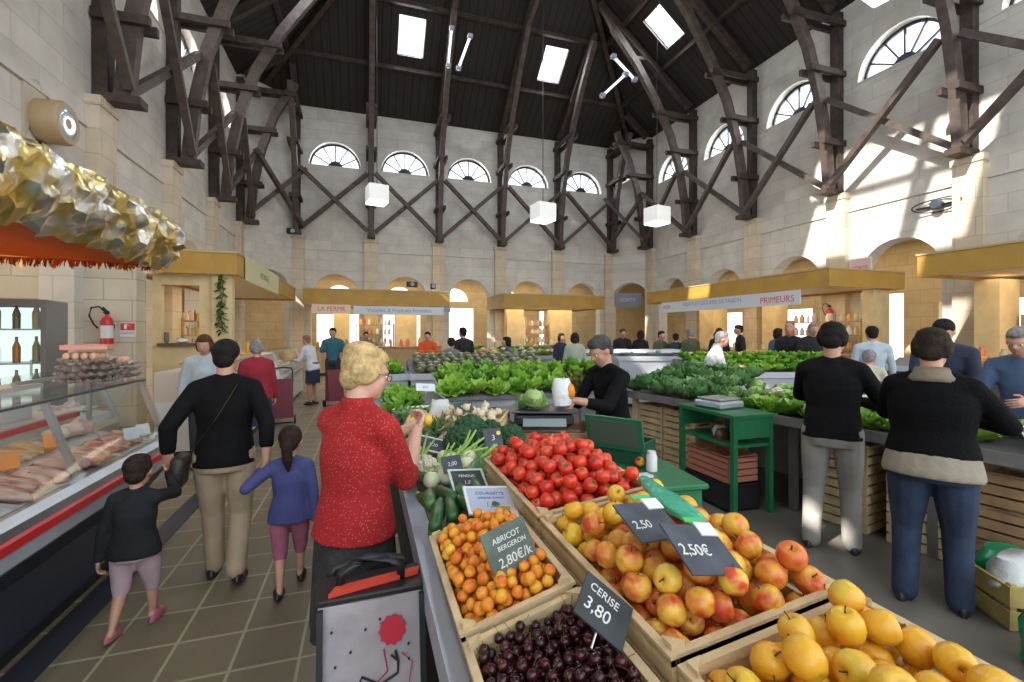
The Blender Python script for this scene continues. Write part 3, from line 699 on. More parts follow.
for i, (x, y) in enumerate([(.50, 2.42), (.60, 2.36), (.68, 2.47), (.58, 2.52), (.74, 2.38), (.70, 2.58)]): put(broccoli, (x, y, .93+.02*(i % 2)), (q.uniform(-.6, .3), q.uniform(-.4, .4), i), q.uniform(.9, 1.2), 'dark green broccoli head between the fennel and the tomatoes', 'broccoli heads')
for i in range(30):
    put(pinkonion, (.25+.07*(i % 6)+q.uniform(-.02, .02), 2.68+.07*(i//6)+q.uniform(-.02, .02), .945+.03*(i % 2)+q.uniform(0, .02)), (1.0+q.uniform(-.5, .4), 0, q.uniform(0, 6.28)), q.uniform(.9, 1.15), 'pink new onion in the bunches by the aisle rail', 'pink onions by the aisle rail')
gc = crate('garlic_crate', 'wooden crate of garlic with a small slate in it', (.72, 3.12, .93), .46, .44, .11, (0, 0, -.45)); bpy.context.view_layer.update()
fill(gc, garlic, pack(60, .40, .38, .031, 17, 1), 'pale garlic bulb in the wooden garlic crate', 'garlic bulbs in the crate', .015, .8, .1)
slate('small grey slate resting on the garlic', gc.matrix_basis @ V((-.05, -.06, .17)), face(.1, .9, .1), .13, .09, [('AIL', .03, 0, .01)], 0, MATS['blue-grey slate'])
WC = M('white card', (.72, .76, .80), .35); BLU = M('blue ink', (.10, .14, .35), .6); GLB = M('pale blue card print', (.42, .47, .58), .5)
PGR = M('pale green card frame', (.55, .68, .58), .4)
slate('white-framed printed card lying on the courgettes nearest the apricots', at(491, 500, 1.04), face(.25, 1.15, -.25), .165, .115, [('COURGETTE', .018, 0, .03, BLU), ('ORIGINE FRANCE', .012, 0, .008, BLU), ('1,50', .03, 0, -.025, BLU)], 0, GLB, frame=WC)
slate('dark printed card in a pale frame above the courgettes', at(468, 480, 1.02), face(.3, 1.05, -.2), .135, .10, [('FENOUIL', .018, 0, .02), ('1,80', .026, 0, -.015)], 0, SLATE, frame=PGR)
slate('small grey slate among the fennel', at(452, 464, 1.03), face(.1, .6, .05), .09, .075, [('2,00', .025, 0, 0)], 0, MATS['blue-grey slate'])
slate('small grey slate beside the broccoli with a yellow dot', at(493, 438, 1.07), face(.1, .5, 0), .10, .10, [('3', .04, 0, 0), ('\u2022', .09, .03, .02, M('yellow dot', (.85, .6, .03), .5))], 0, MATS['blue-grey slate'])
slate('pale framed slate leaning on the pink onions', at(433, 445, 1.02), face(.25, 1.0, -.5), .15, .09, [('1,20', .03, 0, 0)], 0, MATS['blue-grey slate'], frame=WC)
# mixed vegetables towards the far end
mixA = [(.28, 3.12), (.4, 3.16), (.3, 3.3), (.45, 3.34), (.36, 3.46)]
for i, (x, y) in enumerate(mixA): put(pepper, (x, y, .955+.02*(i % 2)), (1.2, q.uniform(-.4, .4), i*1.3), 1.1, 'yellow pepper in the mixed vegetables beside the white bag', 'yellow peppers beside the white bag')
for i, (x, y) in enumerate([(.62, 3.5), (.72, 3.55), (.66, 3.64), (.77, 3.66)]): put(aubergine, (x, y, .95+.02*(i % 2)), (0, 0, .6+i*.3), 1.1, 'shiny dark aubergine behind the garlic crate', 'aubergines behind the garlic crate')
for i in range(12): put(leek, (.30+.05*(i % 6)+.12, 3.95+.04*(i//6), .93+.03*(i//6)+.01*(i % 2)), (0, 0, q.uniform(-.25, .25)+.4), 1.0, 'leek with dark green leaves in the row across the table', 'leeks across the table')
for i, (x, y) in enumerate([(.30, 3.62), (.42, 3.68), (.34, 3.8), (.52, 3.76)]): put(kale, (x, y, .92), (0, 0, i*1.7), .62, 'small dark green bunch of leaves between the peppers and the leeks', 'dark leafy bunches before the leeks')
for i, (x, y) in enumerate([(.25, 4.02), (.27, 4.2), (.40, 4.22), (.24, 4.4), (.38, 4.44), (.3, 4.6), (.44, 4.62), (.3, 4.8), (.42, 4.85)]): put(lettuce[i % 2], (x, y, .94+.03*(i % 2)), (q.uniform(-.2, .2), q.uniform(-.2, .2), i*1.1), q.uniform(.85, 1), 'bright green lettuce along the aisle rail at the far end of the stall', 'lettuces along the aisle rail')
slate('white card standing among the far vegetables', V((.52, 4.15, 1.12)), face(.1, .7, -.1), .17, .08, [('BIO', .03, 0, 0, BLU)], .1, WC)
def wbag(loc, h, w, label, mat=None, seed=2):
    q = random.Random(seed); loops = []
    for k in range(7):
        e = k/6; r = w*(.55+.45*sin(pi*(.25+.5*e)))*(1-.45*max(0, e-.6)); loops.append([V((r*cos(a)*q.uniform(.85, 1.12), .6*r*sin(a)*q.uniform(.8, 1.15), h*e*q.uniform(.97, 1.03))) for a in [2*pi*j/12 for j in range(12)]])
    mb = MB(); mb.loft(loops); o = sm(mb, 'plastic_bag', mat or M('white film bag', (.72, .74, .74), .3, bump=.4, bscale=25), ang=60); o.location = loc; tag(o, label, 'plastic bag'); return o
wbag((.53, 3.36, .92), .2, .085, 'white plastic bag standing in front of the garlic crate')
# ---------------------------------------------------------------- cross run of lettuces at the back of the stall
t = thing('lettuce_table', 'grey-legged table carrying the bank of green lettuces at the back of the stall', 'market table', (0, 0, 0))
mb = MB(); mb.prism([(4.75, .93), (5.75, 1.12), (5.75, 1.08), (4.75, .89)], lambda u, v, k: V((.82+k, u, v)), 2.1); mb.build('table_top', GT, t)
for x in (1.35, 2.8):
    mb = MB(); mb.bb((x, 4.85, 0), (x+.07, 4.92, .9)); mb.build('leg', GREYP, t); mb = MB(); mb.bb((x, 5.6, 0), (x+.07, 5.67, 1.06)); mb.build('leg', GREYP, t)
mb = MB(); mb.bb((.85, 4.8, .8), (2.9, 4.83, .9)); mb.build('apron', GREYP, t)
for j in range(4):
    for i in range(9):
        x, y = .9+.24*i+.1*(j % 2)+q.uniform(-.03, .03), 4.85+.25*j+q.uniform(-.03, .03); z = .94+.19*(y-4.75)+.01
        pr = oakleaf if (i in (6, 7) and j in (0, 1)) else lettuce[(i+j) % 2]
        put(pr, (x, y, z), (q.uniform(0, .5), q.uniform(-.25, .25), q.uniform(0, 6.28)), q.uniform(.95, 1.25), 'dark red-tinged lettuce in the bank behind the weighing scale' if pr is oakleaf else 'bright green lettuce in the bank at the back of the stall', 'dark lettuces' if pr is oakleaf else 'lettuces in the bank at the back of the stall')
# ---------------------------------------------------------------- scale on stacked brown crates, inside the stall
for k in range(4):
    crate('brown_crate', 'reddish brown wooden crate under the black scale, %s of its stack' % ['lowest', 'second from the floor', 'third from the floor', 'topmost'][k], (1.28, 3.1, .001+.235*k), .62, .42, .215, (0, 0, -.32), 'brown crates under the scale', WOODR, 3)
s = thing('weighing_scale', 'black flat market scale on the stacked brown crates', 'scale', (1.24, 3.1, .95), -.32)
mb = MB(); mb.rbox((0, 0, .05), (.42, .34, .07), .03); mb.build('body', BLACK, s, 40); mb = MB(); mb.rbox((0, .02, .105), (.46, .34, .014), .03); mb.build('weighing_plate', M('dark steel plate', (.10, .105, .115), .35, .6), s, 40)
mb = MB(); mb.tube([(0, .02, .08), (0, .02, .1)], .06, 12); mb.build('plate_support', BLACK, s); mb = MB(); mb.prism([(-.205, .02), (-.165, .075), (-.165, .02)], lambda u, v, k: V((k-.15, u, v)), .3); mb.build('display_panel', M('grey display', (.2, .26, .25), .2), s)
for sx in (-1, 1):
    for sy in (-1, 1): mb = MB(); mb.tube([(sx*.17, sy*.13, 0), (sx*.17, sy*.13, .02)], .018, 8); mb.build('foot', BLACK, s)
put(cabbage, (1.17, 3.12, 1.07), (.2, -.2, 1), .85, 'green cabbage standing on the black scale'); COL.objects[-1]
put(kale, (1.13, 3.14, 1.07), (-.3, .1, 2), .5, 'small dark leafy bunch beside the cabbage on the scale')
# green table with folding crate and lid
gt = thing('green_table', 'low green painted table inside the stall', 'table', (1.36, 2.40, 0), -.12)
mb = MB(); mb.rbox((0, 0, .765), (.98, .58, .03), .02); mb.build('table_top', GREENP, gt, 40); mb = MB(); mb.holed(rectc(.92, .52), [rectc(.88, .48)], lambda u, v, k: V((u, v, .53+k)), .22); mb.build('apron', GREENP, gt)
for sx in (-1, 1):
    for sy in (-1, 1): mb = MB(); mb.box((sx*.40, sy*.20, .265), (.05, .05, .53)); mb.build('leg', GREENP, gt)
DG = M('dark green plastic', (.018, .075, .045), .4); pb = at(622, 452, .82); b = thing('plastic_box', 'dark green plastic box with its lid standing open on the green table', 'plastic box', (pb.x, pb.y, .782), .62)
mb = MB(); mb.holed(rectc(.26, .36), [rectc(.24, .34)], lambda u, v, k: V((u, v, k)), .13); mb.bb((-.125, -.175, 0), (.125, .175, .01)); mb.build('body', DG, b)
RL = rot('Y', -.3); mb = MB(); mb.box((-.175, -.02, .20), (.014, .38, .22), RL); mb.build('lid', M('green lid', (.03, .15, .075), .4), b); mb = MB(); mb.box((-.166, -.02, .2), (.008, .32, .17), RL); mb.box((-.184, -.02, .2), (.008, .32, .17), RL); mb.build('lid_panel', M('grey-green panel', (.09, .11, .085), .5), b)
for i, (x, y) in enumerate([(1.62, 2.44), (1.66, 2.52), (1.72, 2.46)]): put(goldapple if i else redapple, (x, y, .815), rrot(q), 1, ['loose red apple on the green table', 'loose golden apple behind the white pot on the green table', 'loose golden apple at the right of the white pot on the green table'][i])
mb = MB(); mb.lathe([(.03, 0), (.033, .002), (.033, .09), (.026, .10), (.026, .12), (.001, .12)], 12); o = sm(mb, 'white_pot', M('white pot', (.7, .7, .7), .4), ang=40); o.location = (1.65, 2.36, .78); tag(o, 'small white pot among apples on the green table', 'pot')
mb = MB(); mb.rbox((0, 0, .008), (.1, .07, .014), .008); o = sm(mb, 'notepad', M('pale pad', (.6, .6, .66), .6), ang=40); o.location = (1.53, 2.27, .781); tag(o, 'small pale notepad lying on the green table edge', 'notepad')
for o in (fennel, pinkonion, garlic, pepper, aubergine, leek, tomato, apricot, cherry, bigyellow, redapple, goldapple, broccoli): drop(o)
# ================================================================== LEFT: MEAT COUNTER
t = thing('meat_counter', 'long refrigerated meat counter with slanted glass and red bumper stripe', 'display counter', (0, 0, 0))
Y0, Y1 = .35, 4.3; ext = lambda poly, y0=Y0, y1=Y1: MB().prism(poly, lambda u, v, k: V((u, y0+k, v)), y1-y0)
ext([(-1.62, .10), (-1.62, .40), (-1.50, .56), (-2.6, .56), (-2.6, .10)]).build('body', M('dark navy panel', (.018, .024, .045), .4), t)
ext([(-1.66, 0), (-1.66, .10), (-2.55, .10), (-2.55, 0)]).build('plinth', BLACK, t)
ext([(-1.50, .56), (-1.455, .60), (-1.455, .665), (-1.52, .665), (-1.52, .56)]).build('front_panel', GREYP, t)
ext([(-1.455, .665), (-1.44, .675), (-1.44, .715), (-1.455, .725), (-1.48, .7)]).build('bumper_stripe', RED, t)
ext([(-1.455, .725), (-1.455, .77), (-1.50, .80), (-1.53, .80), (-1.53, .70), (-1.48, .70)]).build('glass_rail', STEEL, t)
ext([(-1.53, .70), (-1.53, .76), (-2.08, .90), (-2.08, .70)]).build('display_deck', M('steel deck', (.50, .46, .45), .4, .3), t)
ext([(-2.08, .56), (-2.08, 1.03), (-2.6, 1.03), (-2.6, .56)]).build('worktop', M('pale worktop', (.60, .55, .50), .5), t)
ext([(-2.075, .985), (-2.06, .985), (-2.06, 1.02), (-2.075, 1.02)]).build('back_stripe', RED, t)
ext([(-1.495, .80), (-1.50, .80), (-1.655, 1.25), (-1.65, 1.25)], Y0, Y1).build('front_glass', TGLASS, t)
ext([(-1.645, 1.25), (-1.645, 1.262), (-2.0, 1.262), (-2.0, 1.25)]).build('top_glass', TGLASS, t)
ext([(-1.640, 1.238), (-1.640, 1.25), (-1.668, 1.25), (-1.668, 1.238)]).build('glass_edge', M('dark glass edge', (.06, .075, .08), .3), t)
for y in (.9, 2.02, 3.15, 4.27):
    mb = MB(); mb.beam((-1.515, y, .78), (-1.67, y, 1.245), .03, .03); mb.build('glass_post', STEEL, t); mb = MB(); mb.beam((-1.99, y, .9), (-1.99, y, 1.25), .025, .025); mb.build('shelf_post', STEEL, t)
mb = MB(); mb.prism([(-1.52, .79), (-1.665, 1.25), (-2.0, 1.25), (-2.06, .92)], lambda u, v, k: V((u, Y1+k, v)), .008); mb.build('end_glass', TGLASS, t)
MEAT = perobj('raw meat', [(.50, .13, .11), (.60, .24, .20), (.66, .36, .30), (.46, .10, .08), (.62, .33, .24)], .35, patch=(.70, .48, .40), pscale=3)
SAUS = perobj('cured sausage', [(.50, .22, .07), (.58, .32, .12), (.42, .15, .07), (.60, .40, .20)], .4, patch=(.62, .45, .28), pscale=4)
PALE = perobj('pale charcuterie', [(.66, .44, .36), (.70, .56, .46), (.62, .38, .34)], .4)
q = random.Random(31)
def lump(name, mat, seed, d=(.14, .07, .04)):
    r = random.Random(seed); mb = MB()
    def f(a, t):
        th = 2*pi*a; ph = -pi/2+pi*t; k = 1+.15*sin(3*th+seed)+.1*sin(5*ph+seed*2)
        return (d[0]*k*cos(th)*max(.02, cos(ph))**.6, d[1]*k*sin(th)*max(.02, cos(ph))**.6, d[2]*sin(ph))
    mb.grid(f, 14, 8, True); o = sm(mb, name, mat); o['category'] = 'meat'; return o
chops = [lump('meat_cut', MEAT, k) for k in (1, 2, 3)]; saus = longveg('sausage', 'sausage', SAUS, [(-.1, 0, 0), (-.085, .01, 0), (0, .02, 0), (.085, .01, 0), (.1, 0, 0)], [.006, .02, .022, .02, .006]); ham = lump('ham', PALE, 5, (.11, .08, .06))
deck = lambda x: .76+(-1.53-x)*(.14/.55)
n = 0
for j in range(8):
    for i in range(2):
        x = -1.67-.265*i; y = .62+.47*j; z = deck(x)
        tr = thing('meat_tray', '%s meat tray in the glass counter, %s from the camera' % (['front row', 'back row'][i], ['first', 'second', 'third', 'fourth', 'fifth', 'sixth', 'seventh', 'eighth'][j]), 'tray', (x, y, z+.012), 0, 'trays in the meat counter'); tr.rotation_euler = (0, atan2(.14, .55), 0)
        mb = MB(); mb.rbox((0, 0, .004), (.24, .42, .008), .02); mb.holed(rectc(.25, .43), [rectc(.232, .412)], lambda u, v, k: V((u, v, .004+k)), .018); mb.build('dish', M('white tray', (.68, .68, .66), .35) if (i+j) % 3 else STEEL, tr, 40)
        kind = (i+2*j) % 4
        for k in range(5 if kind != 1 else 6):
            if kind == 1: put(saus, (x+q.uniform(-.02, .02), y-.16+.063*k, z+.05), (0, .25, q.uniform(-.2, .2)), 1, 'cured brown sausage lying in a tray of the meat counter', 'sausages in the meat counter')
            elif kind == 3 and k < 3: put(ham, (x, y-.13+.13*k, z+.08), (0, .25, q.uniform(0, 6)), q.uniform(.7, .85), 'pale cured ham in a tray of the meat counter', 'hams in the meat counter')
            elif kind in (0, 2): put(chops[k % 3], (x+q.uniform(-.02, .02), y-.15+.075*k, z+.055+.006*(k % 2)), (q.uniform(-.3, .3), .25, q.uniform(-.4, .4)), q.uniform(.72, .88), 'cut of red raw meat in a tray of the meat counter', 'meat cuts in the meat counter')
for o in chops+[saus, ham]: drop(o)
ORM = M('orange card', (.80, .25, .03), .5)
def stand(label, p, w, h, mat, rz=-1.2, tilt=.4, body=None):
    o = thing('price_tag', label, 'price tag', p); o.rotation_euler = (0, 0, .8)
    mb = MB(); mb.box((0, 0, h/2+.01), (w, .004, h), rot('X', -tilt)); mb.build('card', mat, o); mb = MB(); mb.box((0, .02, .006), (w*.6, .05, .01)); mb.build('foot', mat, o); return o
for (u, v, L, m, z) in ((53, 437, 'orange price tag standing in the meat counter beside the second glass post', ORM, 1.0), (8, 455, 'orange price tag in the meat counter at the left edge of the photo', ORM, 1.0), (131, 432, 'large white price tag among the meat in the counter', WC, .93), (143, 425, 'smaller white price tag beside the large one in the meat counter', WC, .95)):
    p = at(u, v, z-.02); stand(L, (max(p.x, -2.0), p.y, deck(max(p.x, -2.0))+.075), .085, .085, m, -1.2)
# things on the counter
EGG = M('grey egg carton', (.50, .43, .39), .85, bump=.4, bscale=60); EGGC = perobj('brown egg', [(.62, .36, .22), (.68, .44, .3), (.58, .3, .18)], .5)
def eggtray(p, rz, label, k):
    o = thing('egg_tray', label, 'egg tray', p, rz, 'stacked egg trays')
    def f(a, b):
        x, y = (a-.5)*.29, (b-.5)*.29; return (x, y, .022+.009*cos(2*pi*a*6)*cos(2*pi*b*6)+(.016 if min(a, b, 1-a, 1-b) < .03 else 0))
    mb = MB(); mb.grid(f, 37, 37); mb.build('tray', EGG, o, True); return o
bx = at(112, 377, 1.262); n = 0
for s_, (dx, dy, m) in enumerate(((0, 0, 4), (.12, .33, 3))):
    for k in range(m):
        eggtray((-1.80, 3.86+dy*.9, 1.265+.045*k), .1*k+.05, '%s grey egg tray of the %s stack on the counter glass' % (['lowest', 'second', 'third', 'topmost'][k] if k < m-1 else 'topmost', ['nearer', 'farther'][s_]), n)
    for i in range(4):
        for j in range(4):
            mb = MB(); 
            if i == j == 0 and s_ == 0: mb.ell((0, 0, 0), (.021, .021, .027), 9, 7); egg = sm(mb, 'egg', EGGC); tag(egg, 'brown egg in the topmost egg tray', 'egg', 'eggs in the top trays'); egg.location = (-1.80-.073, 3.83-.073, 1.265+.045*m+.012)
            else: put(egg, (-1.80-.073+.048*i, 3.83+dy*.9-.073+.048*j, 1.265+.045*m+.012))
PINKC = M('salmon card', (.72, .32, .24), .6)
def carton(label, p, d, rz, mat, flap=True, name='carton', cat='box'):
    o = thing(name, label, cat, p, rz); mb = MB(); mb.rbox((0, 0, d[2]/2), d, .006); mb.build('body', mat, o, 40)
    mb = MB(); mb.box((0, 0, d[2]+.002), (d[0]*1.01, d[1]*1.01, .004)); mb.build('lid', M('pale lid', (.62, .6, .6), .6) if flap else mat, o); return o
carton('flat salmon pink box on top of the nearer egg trays', (-1.80, 3.85, 1.50), (.24, .2, .03), .2, PINKC, False)
LILAC = M('lilac grey box', (.34, .33, .42), .55); ORB = M('orange box print', (.62, .20, .08), .55)
for (lab, x, y, z, d, rz, m) in (('lilac grey box lying on the worktop behind the meat counter, nearest the camera', -2.33, 2.55, 1.032, (.3, .36, .12), .3, LILAC), ('orange box stacked on the nearest lilac box behind the meat counter', -2.33, 2.58, 1.158, (.24, .26, .1), .1, ORB), ('tilted lilac box farther along the worktop behind the meat counter', -2.33, 3.05, 1.032, (.32, .3, .2), -.3, LILAC), ('white box at the far end of the worktop behind the meat counter', -2.33, 3.75, 1.032, (.3, .5, .12), 0, M('white box', (.66, .62, .62), .5))): carton(lab, (x, y, z), d, rz, m)
mb = MB(); mb.rbox((0, 0, .012), (.3, .8, .022), .02); o = sm(mb, 'cutting_board', M('beech board', (.52, .33, .17), .6, var=.2), ang=40); o.location = (-1.83, 2.45, 1.264); tag(o, 'long wooden board on the counter glass near the camera', 'cutting board')
for k in range(5):
    mb = MB(); mb.lathe([(.01, 0), (.035, .01), (.042, .035), (.03, .055), (.005, .06)], 10); o = sm(mb, 'bread_roll', perobj('bread crust', [(.45, .22, .07), (.55, .3, .11)], .7, bump=.3, bscale=40)); o.scale = (1, 1.7, 1); o.location = (-1.83+.05*(k % 2), 2.15+.14*k, 1.288); tag(o, 'brown bread roll on the long wooden board', 'bread', 'bread rolls on the board')
# ---------------------------------------------------------------- second counter line farther along the aisle
def vitrine(label, x0, x1, y0, y1, zt, front, goods=8, seed=1, along='y'):
    """low glass-fronted stall counter, x1 = customer side"""
    o = thing('display_counter', label, 'display counter', (x1, (y0+y1)/2, 0)); L = y1-y0; w = abs(x1-x0); s = 1 if x1 > x0 else -1
    P = lambda poly, m, n, a=0., b=0.: MB().prism([(u*s, v) for u, v in poly], lambda u, v, k: V((u, -L/2+a+k, v)), L-a-b).build(n, m, o)
    P([(0, .08), (0, .72), (-w, .72), (-w, .08)], front, 'body'); P([(-.05, 0), (-.05, .08), (-w+.05, .08), (-w+.05, 0)], BLACK, 'plinth'); P([(.012, .6), (.012, .66), (0, .66), (0, .6)], STEEL, 'trim_strip')
    P([(-.06, .72), (-.06, .78), (-w*.7, .88), (-w*.7, .72)], M('white deck', (.72, .72, .72), .5), 'deck'); P([(-w*.7, .72), (-w*.7, zt-.1), (-w, zt-.1), (-w, .72)], M('pale worktop', (.6, .55, .5)), 'back_worktop')
    P([(-.01, .72), (-.016, .72), (-.19, zt), (-.184, zt)], TGLASS, 'front_glass', .01, .01); P([(-.18, zt), (-.18, zt+.012), (-w*.7, zt+.012), (-w*.7, zt)], TGLASS, 'top_glass'); P([(-.175, zt-.012), (-.175, zt+.014), (-.2, zt+.014), (-.2, zt-.012)], STEEL, 'top_rail')
    for e in (-1, 1): mb = MB(); mb.beam((-.01*s, e*(L/2-.02), .72), (-.185*s, e*(L/2-.02), zt), .03, .03); mb.build('glass_post', STEEL, o)
    r = random.Random(seed)
    for i in range(goods):
        yy = y0+L*(i+.5)/goods; lab = 'white dish of food inside the %s' % label.split(' with')[0].split(' by the')[0].split(' next to')[0].split(' beyond')[0].split(' at the far')[0]+[' by the red cardigan', ' with vendor', ' far down the aisle'][seed//2-1]
        tr = thing('food_dish', lab, 'dish', (x1-s*w*.38, yy, .835), 0, 'dishes in the '+label.split(' with')[0]); mb = MB(); mb.rbox((0, 0, .012), (w*.42, L/goods*.8, .024), .02); mb.build('dish', WC, tr, 40)
        mb = MB(); bumpy(mb, (0, 0, -.02), .09, 12, seed*20+i, .4); mb.build('food', perobj('counter food', [(.6, .45, .25), (.7, .62, .5), (.55, .2, .15), (.72, .7, .66), (.4, .45, .15)], .5), tr, True)
    return o
WF = M('white counter front', (.66, .68, .70), .4); vitrine('white glass counter beyond the meat counter, by the woman in red cardigan', -2.55, -1.68, 6.9, 9.6, 1.2, WF, 7, 3)
vitrine('small beige counter next to the end of the meat counter with vendor behind', -3.4, -2.5, 4.7, 5.9, 1.2, M('beige counter front', (.58, .50, .38), .5), 4, 5)
vitrine('white glass counter at the far left end of the aisle', -2.45, -1.6, 10.3, 13.4, 1.2, WF, 6, 7)
# ---------------------------------------------------------------- foil covered canopy, upper left
t = thing('foil_awning', 'orange awning wrapped along its front in crumpled gold and silver foil', 'awning', (-2.2, 0, 0))
FOIL = M('gold foil', (.78, .60, .22), .3, 1.0); nt, N, L_, bs = nodes(FOIL)
tc = N.new('ShaderNodeTexCoord'); nz = N.new('ShaderNodeTexNoise'); nz.inputs['Scale'].default_value = 4.5; nz.inputs['Detail'].default_value = 2; L_.new(tc.outputs['Object'], nz.inputs['Vector'])
cr_ = N.new('ShaderNodeValToRGB'); cr_.color_ramp.elements[0].position = .45; cr_.color_ramp.elements[1].position = .58; cr_.color_ramp.elements[0].color = (.92, .72, .26, 1); cr_.color_ramp.elements[1].color = (.95, .94, .86, 1); L_.new(nz.outputs['Fac'], cr_.inputs[0]); L_.new(cr_.outputs[0], bs.inputs['Base Color'])
vo = N.new('ShaderNodeTexVoronoi'); vo.inputs['Scale'].default_value = 7; L_.new(tc.outputs['Object'], vo.inputs['Vector']); bp = N.new('ShaderNodeBump'); bp.inputs['Strength'].default_value = .6; bp.inputs['Distance'].default_value = .06; L_.new(vo.outputs['Distance'], bp.inputs['Height']); L_.new(bp.outputs['Normal'], bs.inputs['Normal'])
q = random.Random(4); mb = MB(); nu, nv = 64, 11
tab = [[(q.uniform(-1, 1), q.uniform(-1, 1)) for _ in range(nu)] for _ in range(nv)]
def foil(a, b):
    i, j = min(int(a*(nu-1)+.5), nu-1), min(int(b*(nv-1)+.5), nv-1); n1, n2 = tab[j][i]; y = 1.2+a*5.6; x = 0.0
    if y > 6.3: x = -(y-6.3)*1.0; y = 6.3+.12*sin(pi*min(1, (y-6.3)/.5))
    th = pi*(b*1.15-.1); bulge = .17*sin(pi*b)**.7
    z = 2.36+.66*b - .05*(b < .1)*abs(sin(9*a*5))+.03*n2
    if b > .85: bulge -= (b-.85)*3.0
    return (x+bulge+.045*n1*(1 if y < 6.3 else .5), y+.02*n2, z)
mb.grid(foil, nu, nv); o = mb.build('foil_wrap', FOIL, t, 38)
ORC = M('orange cloth', (.75, .24, .04), .6, var=.1); nt, N, L_, bs = nodes(ORC); tl_ = N.new('ShaderNodeBsdfTranslucent'); tl_.inputs[0].default_value = (.9, .28, .04, 1); ms = N.new('ShaderNodeMixShader'); ms.inputs[0].default_value = .6; L_.new(bs.outputs[0], ms.inputs[1]); L_.new(tl_.outputs[0], ms.inputs[2]); L_.new(ms.outputs[0], N['Material Output'].inputs['Surface']); mb = MB(); mb.prism([(0, 2.37), (0, 2.40), (-2.0, 2.50), (-2.0, 2.47)], lambda u, v, k: V((u, 1.0+k, v)), 5.3); mb.build('underside', ORC, t)
GLD = M('gold tinsel', (.80, .36, .10), .2, .8); q = random.Random(9); mb = MB()
for i in range(150):
    x = -2.0+2.0*i/149; l = q.uniform(.07, .12); a = q.uniform(-.03, .03)
    mb.add([(x-.012, 6.22, 2.42), (x+.012, 6.22, 2.42), (x+.012+a, 6.2+q.uniform(-.05, .03), 2.42-l), (x-.012+a, 6.21, 2.42-l*.8)], [(0, 1, 2, 3)])
mb.build('fringe', GLD, t)
mb = MB(); mb.beam((-2.15, 6.15, .001), (-2.15, 6.15, 2.4), .05, .05); o = mb.build('awning_pole', M('grey pole', (.18, .20, .22), .4, .4)); o.location = (-1.3, -.5, 0); tag(o, 'thin grey pole carrying the foil awning, in front of the stone pier', 'pole')
# stone pier with fire extinguisher; warm stall wall behind
mb = MB(); mb.bb((-5.6, 9.38, 0), (-3.72, 9.75, 2.75)); struct(mb.build('wall_pier', brickmat('pier stone', (.66, .60, .48), (.60, .54, .42), (.46, .40, .3), .8, .36, .012)))
W2 = M('yellow stall wall', (.72, .56, .30), .75, var=.12, vscale=3)
mb = MB(); mb.holed([(-3.72, 0), (-2.42, 0), (-2.42, 2.72), (-3.72, 2.72)], [[(-3.58, 1.42), (-2.98, 1.42), (-2.98, 2.5), (-3.58, 2.5)]], lambda u, v, k: V((u, 10.0+k, v)), .12); struct(mb.build('wall_stall_left', W2))
mb = MB(); mb.bb((-3.62, 9.9, 1.36), (-2.94, 10.13, 1.415)); struct(mb.build('trim_40', M('dark sill', (.12, .08, .05), .6)))
mb = MB(); mb.bb((-2.75, 9.9, 0), (-2.42, 9.995, 2.72)); struct(mb.build('trim_41', W2))
for i, (n_, d, p, m) in enumerate((('grey jug', (.09, .09, .2), (-3.5, 1.42), M('grey jug', (.2, .16, .15), .5)), ('white bowl', (.2, .14, .09), (-3.25, 1.42), WHITE))):
    mb = MB(); mb.lathe([(d[0]*.3, 0), (d[0]*.5, d[2]*.3), (d[0]*.42, d[2]*.8), (d[0]*.5, d[2])], 12); o = sm(mb, n_.split()[1], m, ang=50); o.location = (p[0], 10.0, 1.416); tag(o, n_+' standing on the hatch sill of the yellow stall wall', n_.split()[1])
def extinguisher(label, p, rz, s=1.0):
    o = thing('fire_extinguisher', label, 'fire extinguisher', p, rz); o.scale = (s, s, s)
    mb = MB(); mb.lathe([(.05, 0), (.078, .012), (.08, .05), (.08, .40), (.06, .46), (.025, .49), (.022, .52)], 16, (0, -.1, 0)); mb.build('cylinder', M('extinguisher red', (.55, .02, .03), .25), o, 40)
    mb = MB(); mb.lathe([(.0815, .14), (.0815, .34)], 16, (0, -.1, 0)); mb.build('label_sheet', M('white label', (.72, .72, .72), .5), o, 40)
    mb = MB(); mb.box((0, -.1, .545), (.05, .05, .05)); mb.beam((0, -.1, .57), (0, -.22, .62), .02, .02); mb.beam((0, -.1, .55), (0, -.2, .54), .02, .015); mb.build('valve', BLACK, o)
    mb = MB(); mb.tube([(-.02, -.1, .55), (-.10, -.1, .64), (-.2, -.1, .62), (-.23, -.1, .5), (-.17, -.1, .36), (-.12, -.1, .3)], .014, 8); mb.build('hose', BLACK, o, True)
    mb = MB(); mb.bb((-.06, -.03, .3), (.06, 0, .36)); mb.build('bracket', BLACK, o); return o
pe = atd(110, 7.66); extinguisher('red fire extinguisher hanging on the stone pier by the foil awning', (pe.x, 9.38, 1.37), 0, 1.05)
extinguisher('red fire extinguisher hanging on the right wall pilaster', (XR-.2, 9.78, 1.82), -pi/2, 1.0)
def sign(name, label, p, rz, w, h, mat, lines=(), frame=None, cat='sign', d=.015):
    o = thing(name, label, cat, p, rz); mb = MB(); mb.box((0, 0, 0), (w, d, h)); mb.build('panel', mat, o)
    if frame: mb = MB(); mb.holed(rectc(w+.03, h+.03), [rectc(w-.02, h-.02)], lambda u, v, k: V((u, -d/2-.004+k, v)), d+.008); mb.build('sign_frame', frame, o)
    for (s_, z, x, y, m) in lines: text(s_, z, m, o, (x, -d/2-.002, y), (pi/2, 0, 0))
    return o
PK = M('sign red', (.62, .05, .06), .5); PNK = M('pale pink panel', (.72, .50, .50), .5); INK = M('dark ink', (.04, .05, .09), .6)
